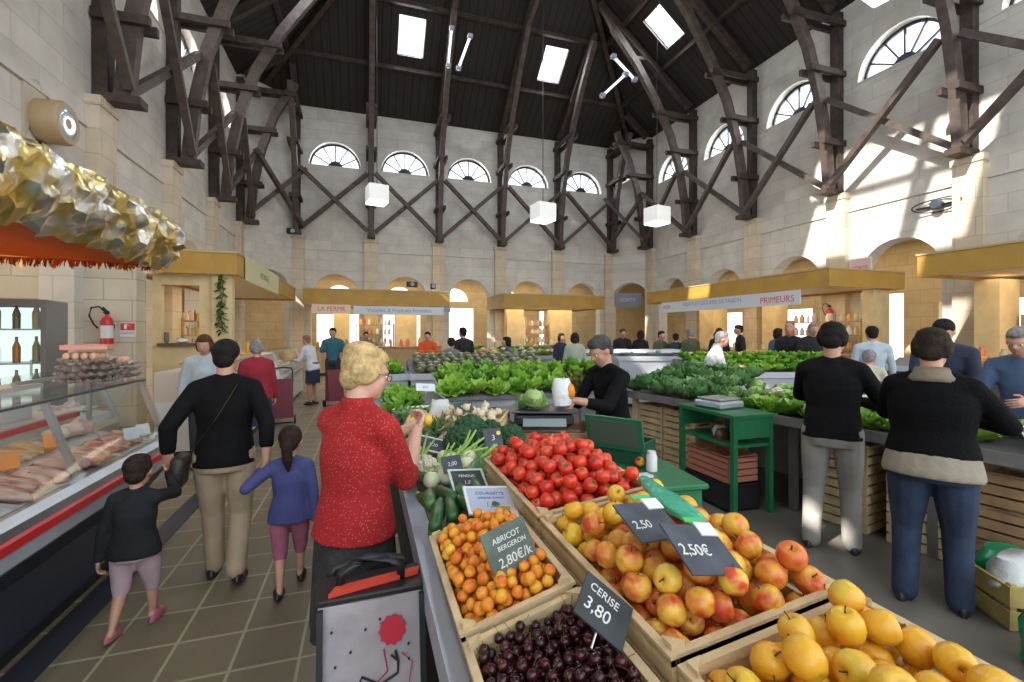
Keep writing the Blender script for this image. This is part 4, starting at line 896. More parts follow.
sg = sign('fire_sign', 'small red and white pictogram sign beside the extinguisher on the stone pier', (pe.x+.25, 9.37, 1.66), 0, .22, .24, M('sign white', (.7, .7, .72), .5))
mb = MB(); mb.box((0, -.012, .05), (.2, .006, .12)); mb.build('red_field', PK, sg); mb = MB(); mb.lathe([(.018, 0), (.02, .07), (.008, .08)], 10, (-.03, -.016, .01)); mb.beam((-.02, -.016, .09), (.04, -.016, .06), .012, .006); mb.build('pictogram', WHITE, sg); text('EXTINCTEUR', .03, INK, sg, (0, -.011, -.06), (pi/2, 0, 0))
# ---------------------------------------------------------------- ochre canopies of the wall stalls
def canopy(label, x0, x1, y0, y1, z0, z1):
    o = thing('stall_canopy', label, 'canopy', (0, 0, 0)); mb = MB(); th = .05
    mb.holed([(x0, y0), (x1, y0), (x1, y1), (x0, y1)], [[(x0+th, y0+th), (x1-th, y0+th), (x1-th, y1-th), (x0+th, y1-th)]], lambda u, v, k: V((u, v, z0+k)), z1-z0); mb.build('fascia', OCHRE, o)
    mb = MB(); mb.bb((x0+th, y0+th, z0+.06), (x1-th, y1-th, z0+.1)); mb.build('soffit', M('cream soffit', (.72, .64, .50), .6), o); mb = MB(); mb.bb((x0-.02, y0-.02, z1), (x1+.02, y1+.02, z1+.035)); mb.build('top_board', M('pale canopy edge', (.52, .40, .2), .6), o); return o
canopy('ochre fascia canopy on the left beyond the stone pier', -4.25, -2.3, 9.76, 17.4, 2.70, 3.10)
canopy('ochre fascia canopy along the left half of the back wall', -2.1, 3.15, 17.6, 20.35, 2.62, 3.16)
canopy('ochre fascia canopy along the right half of the back wall', 5.35, 9.9, 17.6, 20.35, 2.62, 3.16)
canopy('ochre fascia canopy with long pale banner on the right wall', 10.4, 13.0, 7.9, 15.2, 2.70, 3.12)
canopy('ochre fascia canopy nearest the camera on the right wall', 10.4, 13.0, 1.0, 6.1, 2.70, 3.12)
LIME = M('pale lime sign board', (.62, .60, .34), .6); GRN = M('grey-green ink', (.22, .25, .12), .7)
sign('stall_sign', 'pale lime sign board on the left ochre canopy', (-2.27, 12.1, 2.90), pi/2, 3.6, .5, LIME, [('FROMAGES', .2, 0, 0, GRN)])
SGW = M('white sign board', (.68, .72, .76), .5); SBL = M('blue lettering', (.16, .30, .52), .5); SRD = M('red lettering', (.72, .05, .04), .5)
sign('stall_sign', 'white sign with pale blue lettering below the left back canopy', (1.25, 17.55, 2.42), 0, 3.3, .3, SGW, [('Volailles & Produits Fermiers', .2, 0, 0, SBL)])
sign('stall_sign', 'cream sign with red lettering left of the white sign on the back stall', (-1.15, 17.58, 2.45), 0, 1.3, .32, M('cream sign', (.8, .66, .5), .5), [('LA FERME', .22, 0, 0, SRD)])
sign('stall_sign', 'short blue-grey panel at the right end of the left back canopy', (2.95, 17.56, 2.5), 0, .42, .2, M('blue-grey panel', (.28, .33, .46), .5))
b = sign('banner_sign', 'long pale banner with blue and red lettering below the right canopy', (10.36, 11.4, 2.5), -pi/2, 5.6, .36, SGW, [('FRUITS ET LEGUMES DE SAISON', .18, -.35, .05, SBL), ('PRIMEURS', .24, 2.1, -.03, SRD), ('PRIX', .2, -2.5, 0, SRD)])
sign('hall_sign', 'pink and white notice panel beside the large right-hand arch', (13.0, 8.98, 3.3), -pi/2, .55, .68, PNK, [('SORTIE', .12, 0, .1, PK), ('TOILETTES', .09, 0, -.1, PK)], M('white sign frame', (.75, .72, .72), .5))
sign('hanging_sign', 'dark grey sign panel hung by the right end of the back wall', atd(628, 18.2, 2.9), -.3, 1.1, .55, M('dark grey panel', (.14, .15, .18), .5), [('SORTIE', .2, 0, 0, M('sign grey ink', (.4, .42, .45), .5))])
# shop counters, walls and goods beneath the canopies
BAYW = [('left', -4.3, 11.0, 16.6, 'y')]
SHELF = M('stall oak', (.45, .27, .11), .6, var=.2)
JAR = perobj('jar glass', [(.55, .10, .05), (.70, .40, .06), (.12, .22, .06), (.75, .65, .45), (.10, .06, .05), (.75, .75, .72), (.6, .03, .05)], .25)
mb = MB(); mb.lathe([(.04, 0), (.05, .01), (.05, .13), (.03, .16), (.03, .2), (.001, .2)], 9); jarp = sm(mb, 'jar', JAR, ang=40); jarp['category'] = 'jar'
mb = MB(); mb.lathe([(.04, 0), (.042, .2), (.016, .28), (.016, .34), (.001, .34)], 9); botp = sm(mb, 'bottle', JAR, ang=40); botp['category'] = 'bottle'
q = random.Random(77)
def shopfront(label, o, tdir, L, deep=.7, h=1.05, goods=10, zs=(1.5,)):
    """stall counter along tdir with goods on top; o = start on the floor; customer side is to the right of tdir"""
    o = V(o); td = V(tdir).normalized(); nn = V((td.y, -td.x, 0)); rz = atan2(td.y, td.x)
    c = thing('stall_counter', label, 'counter', o, rz)
    mb = MB(); mb.bb((0, 0, .1), (L, deep, h-.06)); mb.build('body', M('warm counter front', (.52, .36, .17), .6, var=.15, vscale=3), c); mb = MB(); mb.bb((.04, .04, 0), (L-.04, deep-.04, .1)); mb.build('plinth', BLACK, c); mb = MB(); mb.bb((-.03, -.05, h-.06), (L+.03, deep+.03, h)); mb.build('counter_top', SHELF, c)
    for i in range(goods):
        p = o+td*(L*(i+.5)/goods+q.uniform(-.08, .08))-nn*(deep*q.uniform(.3, .75)); p.z = h+.001
        k = i % 3; lab = label.split(',')[0]
        if k == 2: put(botp, p, (0, 0, 0), q.uniform(1, 1.3), 'bottle standing on the '+lab, 'bottles on the '+lab)
        else: put(jarp, p, (0, 0, 0), q.uniform(1, 1.5), 'jar standing on the '+lab, 'jars on the '+lab)
    return c
shopfront('stall counter under the left back canopy', (-1.9, 18.2, 0), (1, 0, 0), 4.8, goods=14)
shopfront('stall counter under the right back canopy', (5.6, 18.2, 0), (1, 0, 0), 4.0, goods=12)
shopfront('stall counter under the bannered right canopy', (11.2, 14.6, 0), (0, -1, 0), 6.2, goods=16)
shopfront('stall counter under the nearest right canopy', (11.2, 5.9, 0), (0, -1, 0), 3.6, goods=10)
shopfront('stall counter under the left canopy', (-2.7, 10.6, 0), (0, 1, 0), 5.8, goods=10)
def shelfunit(label, o, rz, L, rows, per, seed):
    u_ = thing('shelf_unit', label, 'shelf unit', o, rz); h = .45+.38*rows
    for x in (0, L): mb = MB(); mb.bb((x-.02, 0, 0), (x+.02, .3, h)); mb.build('side_panel', SHELF, u_)
    for k in range(rows+1): mb = MB(); mb.bb((.02, 0, .75+.38*k-.38), (L-.02, .3, .75+.38*k-.355)); mb.build('shelf', SHELF, u_)
    r = random.Random(seed); Mx = Matrix.Translation(V(o)) @ Matrix.Rotation(rz, 4, 'Z'); short = label.split(' with')[0]
    for k in range(1, rows+1):
        for i in range(per): b_ = r.random() < .4; put(botp if b_ else jarp, Mx @ V((.1+(L-.2)*(i+.5)/per, .13, .396+.38*k)), (0, 0, 0), r.uniform(.75, .95) if b_ else r.uniform(1, 1.35), '%s on the %s' % ('bottle' if b_ else 'jar', short), '%s on the %s' % ('bottles' if b_ else 'jars', short))
shelfunit('oak shelf unit behind the left back stall counter with jars', (-.35, 19.75, 0), 0, 1.5, 4, 8, 1)
shelfunit('oak shelf unit behind the right back stall counter with jars', (6.95, 19.75, 0), 0, 1.2, 4, 7, 2)
shelfunit('oak shelf unit under the bannered right canopy with jars', (12.45, 10.8, 0), -pi/2, 2.2, 4, 10, 3)
shelfunit('oak shelf unit under the nearest right canopy with jars', (12.45, 5.5, 0), -pi/2, 2.2, 4, 10, 4)
shelfunit('oak shelf unit under the left canopy with jars', (-4.2, 13.0, 0), pi/2, 2.0, 4, 9, 5)
n = 50
for (x0, y0, x1, y1) in ((-1.2, 19.6, -.6, 20.1), (1.2, 19.6, 2.1, 20.1), (6.1, 19.6, 6.9, 20.1), (8.2, 19.6, 9.3, 20.1), (12.0, 8.0, 12.6, 8.25), (12.0, 10.9, 12.6, 11.3), (11.95, 13.4, 12.6, 14.1), (11.95, 5.6, 12.6, 6.0), (11.95, 2.6, 12.6, 3.0)):
    mb = MB(); mb.bb((x0, y0, 0), (x1, y1, 2.68)); struct(mb.build('wall_stall_%d' % n, W2)); n += 1
# lit glass-doored fridge at the left, price banner beside it
fr_ = thing('display_fridge', 'lit glass-doored drinks fridge behind the meat counter', 'fridge', (-4.35, 6.9, 0), .2); FB = M('grey fridge body', (.16, .17, .18), .4)
mb = MB(); mb.holed(rectc(1.5, 2.0), [[(-.70, -.82), (-.03, -.82), (-.03, .92), (-.70, .92)], [(.03, -.82), (.70, -.82), (.70, .92), (.03, .92)]], lambda u, v, k: V((u, k-.3, v+1.0)), .06); mb.bb((-.75, .36, 0), (.75, .4, 2)); mb.bb((-.75, -.24, 0), (-.71, .36, 2)); mb.bb((.71, -.24, 0), (.75, .36, 2)); mb.bb((-.71, -.24, 1.96), (.71, .36, 2)); mb.bb((-.71, -.24, 0), (.71, .36, .12)); mb.build('cabinet', FB, fr_)
for x in (-.365, .365): mb = MB(); mb.box((x, -.27, 1.05), (.68, .008, 1.76)); d = mb.build('door', TGLASS, fr_); mb = MB(); mb.tube([(x+.26, -.31, .9), (x+.26, -.31, 1.3)], .012, 8); mb.build('handle', STEEL, d)
mb = MB(); mb.box((0, .34, 1.05), (1.38, .02, 1.75)); mb.build('light_panel', M('fridge light', (.85, .92, .9), .5, emit=(.85, 1, .92), estr=1.1), fr_)
for k in range(4): mb = MB(); mb.box((0, .05, .45+.4*k), (1.4, .5, .02)); mb.build('shelf', STEEL, fr_)
Mf = Matrix.Translation(fr_.location) @ Matrix.Rotation(.2, 4, 'Z')
for k in range(4):
    for i in range(8): put(botp, Mf @ V((-.6+.17*i, -.05, .461+.4*k)), (0, 0, 0), q.uniform(.8, 1), 'bottle on a shelf of the lit fridge', 'bottles in the lit fridge')
mb = MB(); mb.bb((-3.72, 4.6, 1.0), (-3.68, 5.15, 2.45)); o = mb.build('hanging_banner', M('white banner', (.72, .70, .72), .6)); tag(o, 'white hanging banner with a red edge at the left edge of the photo', 'banner'); mb = MB(); mb.bb((-3.725, 5.15, 1.0), (-3.675, 5.19, 2.45)); mb.build('red_edge', RED, o)
mb = MB(); mb.bb((-4.43, 5.0, 1.98), (-3.86, 5.3, 2.27)); o = mb.build('stall_valance', OCHRE); tag(o, 'short ochre fascia above the lit fridge', 'fascia')
# ivy trailing down the yellow stall wall
iv = thing('hanging_ivy', 'green ivy trailing down the yellow stall wall behind the vendor', 'plant', (-2.58, 9.93, 2.7)); q = random.Random(3); mb = MB()
mb.tube([(0, -.06, 0), (.03, -.06, -.3), (-.02, -.07, -.65), (.02, -.06, -1.05)], .008, 6); mb.build('stem', M('ivy stem', (.1, .08, .03), .8), iv); mb = MB()
for i in range(60): leaf_z = -1.1*i/60; b_ = MB(); leaf(b_, q.uniform(0, 6.28), .1, .04, q.uniform(-.9, .1), -.5, .004, i, 3, 4); mb.add([V(p)*1.0+V((.02*sin(i), -.08, leaf_z)) for p in b_.v], b_.f)
mb.build('foliage', DKL, iv, True)
# ---------------------------------------------------------------- wall lamps and pendants
def roundlamp(label, p, rz):
    o = thing('wall_floodlight', label, 'wall lamp', p, rz); R = rot('X', pi/2)
    mb = MB(); mb.lathe([(.20, 0), (.30, .02), (.31, .30), (.28, .34)], 24, R=R); mb.build('housing', M('tan lamp housing', (.42, .30, .16), .45), o, 40)
    mb = MB(); mb.lathe([(.001, .335), (.15, .345), (.275, .335)], 24, R=R); mb.build('lens', M('lamp lens', (.55, .62, .66), .08, .3), o, True); mb = MB(); mb.holed([(-.36, -.5), (.1, -.5), (.1, .42), (-.1, .55), (-.36, .42)], [rectc(.3, .4)], lambda u, v, k: V((u, -k-.002, v)), .03); mb.build('bracket', M('beige bracket', (.5, .44, .34), .6), o); return o
roundlamp('round tan floodlight on the left wall above the foil awning', (XL, 8.3, 4.65), pi/2)
o = thing('wall_spotlight', 'small spotlight with an oval wire guard on the right wall', 'wall lamp', (XR, 7.25, 4.68), -pi/2)
mb = MB(); mb.tube([(.5*cos(a), -.12-.08*cos(2*a), .16*sin(a)) for a in [2*pi*k/28 for k in range(28)]], .016, 6, closed=True); mb.build('wire_guard', BLACK, o, True); mb = MB(); mb.lathe([(.06, 0), (.1, .04), (.12, .22), (.1, .24)], 14, R=rot('X', pi/2)); mb.build('housing', M('dark lamp', (.05, .06, .08), .4), o, 40); mb = MB(); mb.bb((-.48, -.1, -.012), (.48, 0, .012)); mb.build('arm', BLACK, o)
for (u, v, zc, lab, sz) in ((377, 196, 15, 'white cube pendant lamp in front of the left part of the back wall', .64), (543, 214, 15, 'white cube pendant lamp before the middle of the back wall', .64), (657, 217, 15.5, 'white cube pendant lamp before the right corner of the hall', .64), (893, -42, 5.4, 'large glowing white cube pendant lamp cut by the top of the photo', .70)):
    p = atd(u, zc, CAMH+(V0-v)*zc/FPX); run = min(p.x-XL, XR-p.x, YB-p.y); zr = EAVE+KR*run-p.z
    o = thing('pendant_lamp', lab, 'pendant lamp', p, .2); mb = MB(); mb.rbox((0, 0, .06), (sz, sz, sz*.8), .03); mb.build('lamp_shade', M('milky lamp shade', (.78, .80, .80), .4, emit=(1, .98, .9), estr=.35) if sz < .7 else M('glowing lamp shade', (.85, .84, .76), .4, emit=(1, .97, .82), estr=1.0), o, 40); mb = MB(); mb.rbox((0, 0, -sz*.4+.03), (sz*.97, sz*.97, .06), .03); mb.build('diffuser', LAMPW, o, 40)
    mb = MB(); mb.tube([(0, 0, sz*.4), (0, 0, zr)], .012, 6); mb.build('cable', BLACK, o)
def tubelamp(label, a, b):
    a, b = V(a), V(b); o = thing('ceiling_strip_light', label, 'strip light', a); mb = MB(); mb.beam(V(), b-a, .07, .07); mb.build('tube', M('strip lamp', (.8, .82, .85), .4, emit=(.9, .95, 1), estr=.8), o)
    for e in (.06, .94): mb = MB(); c = (b-a)*e; mb.box(c, (.16, .16, .12)); mb.build('end_cap', GREYP, o)
def P3(u, v, zc): return atd(u, zc, CAMH+(V0-v)*zc/FPX)
tubelamp('white strip light under the roof near its right hip beam', P3(612, 55, 15.2), P3(636, 81, 15.8)); tubelamp('thin white strip light hanging left of the hip beam strip light', P3(601, 97, 15.5), P3(627, 73, 15.5)); tubelamp('upright white strip light under the middle of the roof', P3(452, 26, 15.6), P3(448, 68, 16.4)); tubelamp('slanting white strip light right of the upright one under the roof', P3(471, 34, 15.6), P3(458, 70, 16.4))
for (u, v, zc, lab) in ((293, 234, 17, 'dark loudspeaker on the ledge of the left cut corner'), (412, 287, 17.9, 'dark projector on top of the left back canopy'), (433, 289, 18.2, 'small dark lamp on top of the left back canopy')):
    p = P3(u, v, zc); o = thing('corner_loudspeaker' if 'loud' in lab else 'spotlight', lab, 'speaker' if 'loud' in lab else 'lamp', p); mb = MB(); mb.rbox((0, 0, .1), (.42 if zc < 18 else .2, .24, .2), .03); mb.build('body', BLACK, o, 40); mb = MB(); mb.lathe([(.08, 0), (.07, .03)], 12, (0, -.12, .1), rot('X', pi/2)); mb.build('cone', GREYP, o)  # loudspeaker belongs to the corner ledge, nothing suspends it
# ================================================================== RIGHT COUNTER RUN
PA, PB = V((3.28, 5.25, 0)), V((3.98, 1.15, 0)); RD = (PB-PA).normalized(); RN = V((-RD.y, RD.x, 0)); RRZ = atan2(RD.y, RD.x); RL_ = (PB-PA).length
def rp(s, d, z): return PA+RD*s+RN*d+V((0, 0, z))
t = thing('vegetable_counter', 'long grey-edged vegetable counter facing away from the camera on the right', 'market table', PA, RRZ)
mb = MB(); mb.prism([(0, .83), (1.05, .90), (1.05, .86), (0, .77)], lambda u, v, k: V((k, u, v)), RL_); mb.build('table_top', M('dark grey top', (.10, .10, .105), .5), t); mb = MB(); mb.bb((0, -.02, .77), (RL_, 0, .855)); mb.build('edge_board', M('weathered board', (.20, .19, .18), .7, var=.2), t)
for s_ in (.05, 1.0, 2.1, 3.1, 4.0):
    for d in (.06, .92): mb = MB(); mb.bb((s_, d, 0), (s_+.06, d+.06, .8)); mb.build('leg', WOOD if s_ < 1.2 else M('grey leg', (.12, .11, .10), .7), t)
mb = MB(); mb.bb((0, 1.06, 0), (RL_, 1.08, .86)); mb.build('back_panel', GREYP, t)
q = random.Random(41)
for i in range(30): put(kale, rp(.08+.04*i, .10+.17*(i % 5), .86+.05*(i % 5)+.03*(i % 2)), (q.uniform(-.3, .3), q.uniform(-.3, .3), q.uniform(0, 6)), q.uniform(.85, 1.1), 'dark blue-green kale heaped at the far end of the right counter', 'kale on the right counter')
for i in range(20): put(cabbage, rp(1.1+.10*i, .2+.28*(i % 3), .85+.04*(i % 3)), (q.uniform(-.2, .2), q.uniform(-.3, .3), q.uniform(0, 6)), q.uniform(.85, 1.0), 'pale green cabbage on the right counter near the green stand', 'cabbages on the right counter')
for i in range(20): put(cauli if i % 4 == 1 else lettuce[i % 4//2], rp(1.7+.065*i, .14+.3*(i % 3), .86+.05*(i % 3)), (q.uniform(-.3, .3), q.uniform(-.2, .2), q.uniform(0, 6)), q.uniform(.9, 1.1), 'leafy cauliflower on the right counter behind the green stand' if i % 4 == 1 else 'green lettuce among the cauliflowers behind the green stand', 'cauliflowers on the right counter' if i % 4 == 1 else 'lettuces among the cauliflowers')
for i in range(6): put(lettuce[i % 2], rp(2.95+.17*i, .3+.25*(i % 2), .86+.03*(i % 2)), (q.uniform(-.3, .3), 0, i), 1, 'yellow-green lettuce on the right counter between the two people in black', 'lettuces between the two people in black')
TUR = bulb('turnip', 'turnip', perobj('turnip skin', [(.55, .35, .38), (.66, .58, .52)], .45), .04, DKL)
for i in range(8): put(TUR, rp(1.25+.05*i, .10+.09*(i % 3), .90), (.9, 0, i), 1, 'pink turnip in the bunch on the right counter', 'turnips on the right counter')
drop(TUR)
slate('slate board in a pale frame standing on the right counter, price in chalk', rp(3.62, .12, .97), face(.15, .5), .34, .13, [('SALADE 1,00', .05, 0, .0)], 0, SLATE, frame=PGR)
k = 0
for (s_, d, nst, wh) in ((.12, .06, 3, 'by the far leg of'), (.56, .06, 3, 'beside the far leg of'), (2.30, .04, 3, 'behind the person in grey trousers under'), (2.85, .04, 3, 'between the two people in black, under'), (3.32, .04, 3, 'behind the woman in jeans under')):
    for j in range(nst):
        c = crate('wooden_crate', 'slatted crate %s right counter, %s' % (wh, ['lowest', 'middle', 'topmost'][j]), rp(s_+.21, d+.32, .001+.235*j), .42, .58, .225, (0, 0, RRZ), 'crates under the right counter', WOOD if s_ < 3.2 else M('brown crate wood', (.36, .22, .11), .7, var=.3, vscale=9), 3)
# crate with bags on the floor, bottom right
cf = at(1034, 596, .12); c = crate('wooden_crate', 'low slatted crate with white and green bags on the floor at the right edge', (cf.x, cf.y, .001), .5, .36, .24, (0, 0, -.5), None, M('yellowish crate wood', (.50, .38, .12), .7, var=.25), 2)
wbag((cf.x-.04, cf.y+.02, .10), .24, .22, 'crumpled white plastic bag stuffed in the low crate at the right edge', None, 5)
GB = M('green film bag', (.01, .30, .13), .25, bump=.5, bscale=25); wbag((cf.x+.05, cf.y+.16, .16), .16, .17, 'small bright green bag behind the white bag in the low crate', GB, 6)
pg = at(1034, 640, .1); wbag((pg.x+.02, pg.y-.06, .001), .30, .17, 'dark green plastic bag slumped on the floor beside the low crate', GB, 8)
# green stand
gs = thing('green_stand', 'green painted metal stand with a shelf, holding the digital scale', 'stand', (3.05, 3.17, 0), 0)
W_, D_ = .44, .72
for x in (.02, W_-.02):
    for y in (.02, D_-.02): mb = MB(); mb.bb((x-.022, y-.022, 0), (x+.022, y+.022, .86)); mb.build('leg', GREENP, gs)
mb = MB(); mb.bb((-.015, -.015, .86), (W_+.015, D_+.015, .89)); mb.build('top_plate', GREENP, gs); mb = MB(); mb.bb((.01, .01, .60), (W_-.01, D_-.01, .625)); mb.build('shelf', GREENP, gs); mb = MB(); mb.bb((0, 0, .68), (W_, .012, .86)); mb.build('side_apron', GREENP, gs); mb = MB(); mb.bb((0, D_-.012, .68), (W_, D_, .86)); mb.build('side_apron', GREENP, gs)
sc_ = thing('digital_scale', 'silver digital scale on the green stand', 'scale', (3.28, 3.6, .891), .15)
mb = MB(); mb.rbox((0, 0, .035), (.34, .32, .065), .03); mb.build('body', M('silver plastic', (.42, .44, .47), .35, .4), sc_, 40); mb = MB(); mb.rbox((.03, .02, .082), (.30, .26, .016), .02); mb.build('weighing_plate', STEEL, sc_, 40); mb = MB(); mb.box((-.172, 0, .04), (.008, .2, .04)); mb.build('display_panel', M('pale blue display', (.35, .5, .6), .2), sc_)
for i in range(3): wbag((3.14+.1*i, 3.4+.14*i, .626), .1, .08, ['small dark packet at the front of the green stand shelf', 'pale crumpled bag on the middle of the green stand shelf', 'brown crumpled bag at the back of the green stand shelf'][i], [M('dark packet', (.08, .03, .02), .5), None, M('brown paper', (.25, .13, .06), .7)][i], 10+i)
c = crate('plastic_crate', 'pinkish brown lattice crate under the green stand, on top of the black crate', (3.26, 3.55, .255), .34, .54, .24, None, None, M('pinkish crate plastic', (.42, .17, .11), .5), 4)
c = crate('plastic_crate', 'black plastic crate on the floor under the green stand', (3.26, 3.55, .001), .36, .58, .245, None, None, BLACK, 1)
# ================================================================== COUNTERS BEYOND
def trough(label, c, L, W, h, rz, mat=GREYP, slope=.15):
    o = thing('market_counter', label, 'market counter', c, rz); mb = MB(); mb.bb((-L/2, -W/2, .08), (L/2, W/2, h-.1)); mb.build('body', mat, o); mb = MB(); mb.bb((-L/2+.05, -W/2+.06, 0), (L/2-.05, W/2-.06, .08)); mb.build('plinth', BLACK, o)
    mb = MB(); mb.holed(rectc(L+.06, W+.06), [rectc(L-.02, W-.02)], lambda u, v, k: V((u, v, h-.1+k)), .1); mb.build('rim', M('pale grey rim', (.46, .48, .52), .45), o)
    mb = MB(); mb.prism([(-W/2+.01, h-.08), (W/2-.01, h-.08+slope), (W/2-.01, h-.1), (-W/2+.01, h-.1)], lambda u, v, k: V((-L/2+.01+k, u, v)), L-.02); mb.build('display_board', GT, o); return o, Matrix.Translation(V(c)) @ Matrix.Rotation(rz, 4, 'Z')
def spreadon(Mx, L, W, h, protos, labs, nx, ny, seed, sc=(.9, 1.1), slope=.15, tilt=.2):
    r = random.Random(seed)
    for j in range(ny):
        for i in range(nx):
            k = r.randrange(len(protos)) if len(protos) > 1 else 0; y = -W/2+W*(j+.5)/ny; p = Mx @ V((-L/2+L*(i+.5)/nx+r.uniform(-.04, .04), y+r.uniform(-.03, .03), h-.06+slope*(y/W+.5)+.02))
            put(protos[k], p, (r.uniform(-tilt, tilt), r.uniform(-tilt, tilt), r.uniform(0, 6.28)), r.uniform(*sc), labs[k][0], labs[k][1])
_, Mx = trough('pale grey counter heaped with artichokes behind the lettuce bank', (1.95, 7.9, 0), 2.5, 1.0, .95, 0, slope=.25)
spreadon(Mx, 2.3, .9, .97, [artichoke], [('grey-green artichoke on the grey counter behind the lettuces', 'artichokes on the grey counter')], 15, 6, 1, (1.3, 1.6), .25)
_, Mx = trough('pale grey counter with a few greens left of the artichoke counter', (.35, 7.95, 0), .62, 1.0, .95, 0)
spreadon(Mx, .5, .8, .95, [lettuce[0]], [('green bunch on the small grey counter left of the artichokes', 'greens left of the artichokes')], 2, 3, 2)
_, Mx = trough('pale grey counter of green lettuces beyond the right counter', (7.0, 6.6, 0), 3.0, 1.0, .92, -.28, slope=.25)
spreadon(Mx, 2.9, .9, .95, [lettuce[0], lettuce[1]], [('bright green lettuce on the grey counter beyond the right counter', 'lettuces on the far grey counter')]*2, 12, 4, 3, slope=.25)
_, Mx = trough('white-topped grey counter in the middle of the hall', (5.75, 9.0, 0), 2.3, 1.1, 1.1, -.3, M('light grey panel', (.44, .46, .50), .5), .1)
for i in range(8): carton('white polystyrene tray on the white-topped grey counter, %s from its left end' % ['first', 'second', 'third', 'fourth', 'fifth', 'sixth', 'seventh', 'eighth'][i], Mx @ V((-1.0+.28*i, -.1+.2*(i % 2), 1.16)), (.24, .5, .06), -.3, WC, True, 'food_tray', 'tray')
_, Mx = trough('grey counter with yellow produce behind the lettuce counter', (8.3, 8.75, 0), 1.9, .9, .98, -.3, M('light grey panel', (.44, .46, .50), .5), .1)
MELON = lump('melon', perobj('melon skin', [(.75, .55, .12), (.72, .62, .3), (.8, .5, .1)], .6), 9, (.08, .08, .075)); MELON['category'] = 'melon'
spreadon(Mx, 1.8, .8, 1.02, [MELON], [('yellow melon on the grey counter behind the lettuce counter', 'yellow melons')], 11, 4, 5, (.9, 1.1), .1)
BOXO = M('orange wood', (.55, .27, .07), .6, var=.2)
for i in range(6): crate('fruit_box', 'orange-brown fruit box in the row before the far right stall, %s from the left' % ['first', 'second', 'third', 'fourth', 'fifth', 'sixth'][i], (7.9+.52*i, 11.3-.16*i, .72), .5, .6, .22, (0, 0, -.3), 'orange-brown fruit boxes', BOXO, 1)
t = thing('trestle_table', 'trestle table carrying the orange-brown fruit boxes', 'table', (9.2, 10.9, 0), -.3); mb = MB(); mb.bb((-1.7, -.4, .68), (1.7, .4, .715)); mb.build('table_top', SHELF, t)
for x in (-1.5, 1.5):
    for y in (-.3, .3): mb = MB(); mb.bb((x-.03, y-.03, 0), (x+.03, y+.03, .68)); mb.build('leg', SHELF, t)
put(MELON, (0, 0, -5)) if False else None
for i in range(30):
    b_ = i // 5; put(MELON, (7.9+.52*b_+q.uniform(-.14, .14), 11.3-.16*b_+q.uniform(-.18, .18), .82), (0, 0, i), .85, 'orange fruit in the boxes before the far right stall', 'fruit in the orange-brown boxes')
_, Mx = trough('right-hand counter with carrots and greens near the large arch', (10.1, 5.0, 0), 2.4, .9, 1.0, -1.25, M('dark counter panel', (.07, .06, .055), .6), .2)
CARR = longveg('carrot', 'carrot', M('carrot skin', (.80, .28, .05), .5), [(-.09, 0, 0), (0, 0, 0), (.08, 0, 0)], [.004, .016, .02], DKL)
spreadon(Mx, 1.6, .7, 1.03, [CARR], [('orange carrot on the counter near the large arch', 'carrots near the large arch')], 9, 7, 6, (1.2, 1.5), .2)
for i in range(5): put(lettuce[i % 2], Mx @ V((.95+.12*(i % 3), -.25+.3*(i//3), 1.08)), (0, 0, i), 1, 'green lettuce beside the carrots near the large arch', 'lettuces beside the carrots')
t_, Mx = trough('grey counter of mixed vegetables behind the seller', (5.0, 12.4, 0), 4.6, 1.0, .95, -.1, GREYP, .2)
spreadon(Mx, 4.4, .9, .98, [lettuce[0], MELON, cauli], [('green head on the long grey counter far behind the seller', 'green heads far behind the seller'), ('yellow melon on the long grey counter far behind the seller', 'melons far behind the seller'), ('cauliflower on the long grey counter far behind the seller', 'cauliflowers far behind the seller')], 16, 3, 8, slope=.2)
t_, Mx = trough('low counter with red punnets left of the long grey counter', (2.2, 11.2, 0), 2.0, .9, .95, 0, SHELF, .2)
STR = lump('strawberry_punnet', perobj('punnet fruit', [(.6, .04, .03), (.66, .12, .05), (.2, .35, .06)], .4), 4, (.09, .07, .05)); STR['category'] = 'punnet'
spreadon(Mx, 1.9, .8, .98, [STR], [('red fruit punnet on the low counter in the middle of the hall', 'red fruit punnets')], 9, 4, 9, slope=.2, tilt=.05)
for o in (MELON, CARR, STR, jarp, botp, kale, cabbage, cauli, oakleaf, artichoke, *lettuce): drop(o)
# ================================================================== PEOPLE
def ik(a, b, l1, l2, hint):
    a, b, hint = V(a), V(b), V(hint); d = b-a; L = max(min(d.length, (l1+l2)*.995), abs(l1-l2)*1.02+1e-4)
    dn = d.normalized(); x = (l1*l1-l2*l2+L*L)/(2*L); r = sqrt(max(l1*l1-x*x, 0)); hp = hint-dn*hint.dot(dn)
    if hp.length < 1e-5: hp = dn.orthogonal()
    return a+dn*x+hp.normalized()*r, a+dn*L
def cone(mb, p0, r0, p1, r1, n=12):
    p0, p1 = V(p0), V(p1); t = p1-p0; L = t.length; t = t.normalized() if L > 1e-6 else V((0, 0, 1)); x = t.orthogonal().normalized(); y = t.cross(x); loops = []
    for k in range(4): a = -pi/2+pi/2*k/4; loops.append((p0+t*r0*sin(a), max(r0*cos(a), r0*.03)))
    loops.append((p0, r0)); loops.append((p1, r1))
    for k in range(1, 5): a = pi/2*k/4; loops.append((p1+t*r1*sin(a), max(r1*cos(a), r1*.03)))
    mb.loft([[c+(x*cos(2*pi*j/n)+y*sin(2*pi*j/n))*r for j in range(n)] for c, r in loops])
def chain(mb, pts, rs, n=12):
    for i in range(len(pts)-1): cone(mb, pts[i], rs[i], pts[i+1], rs[i+1], n)
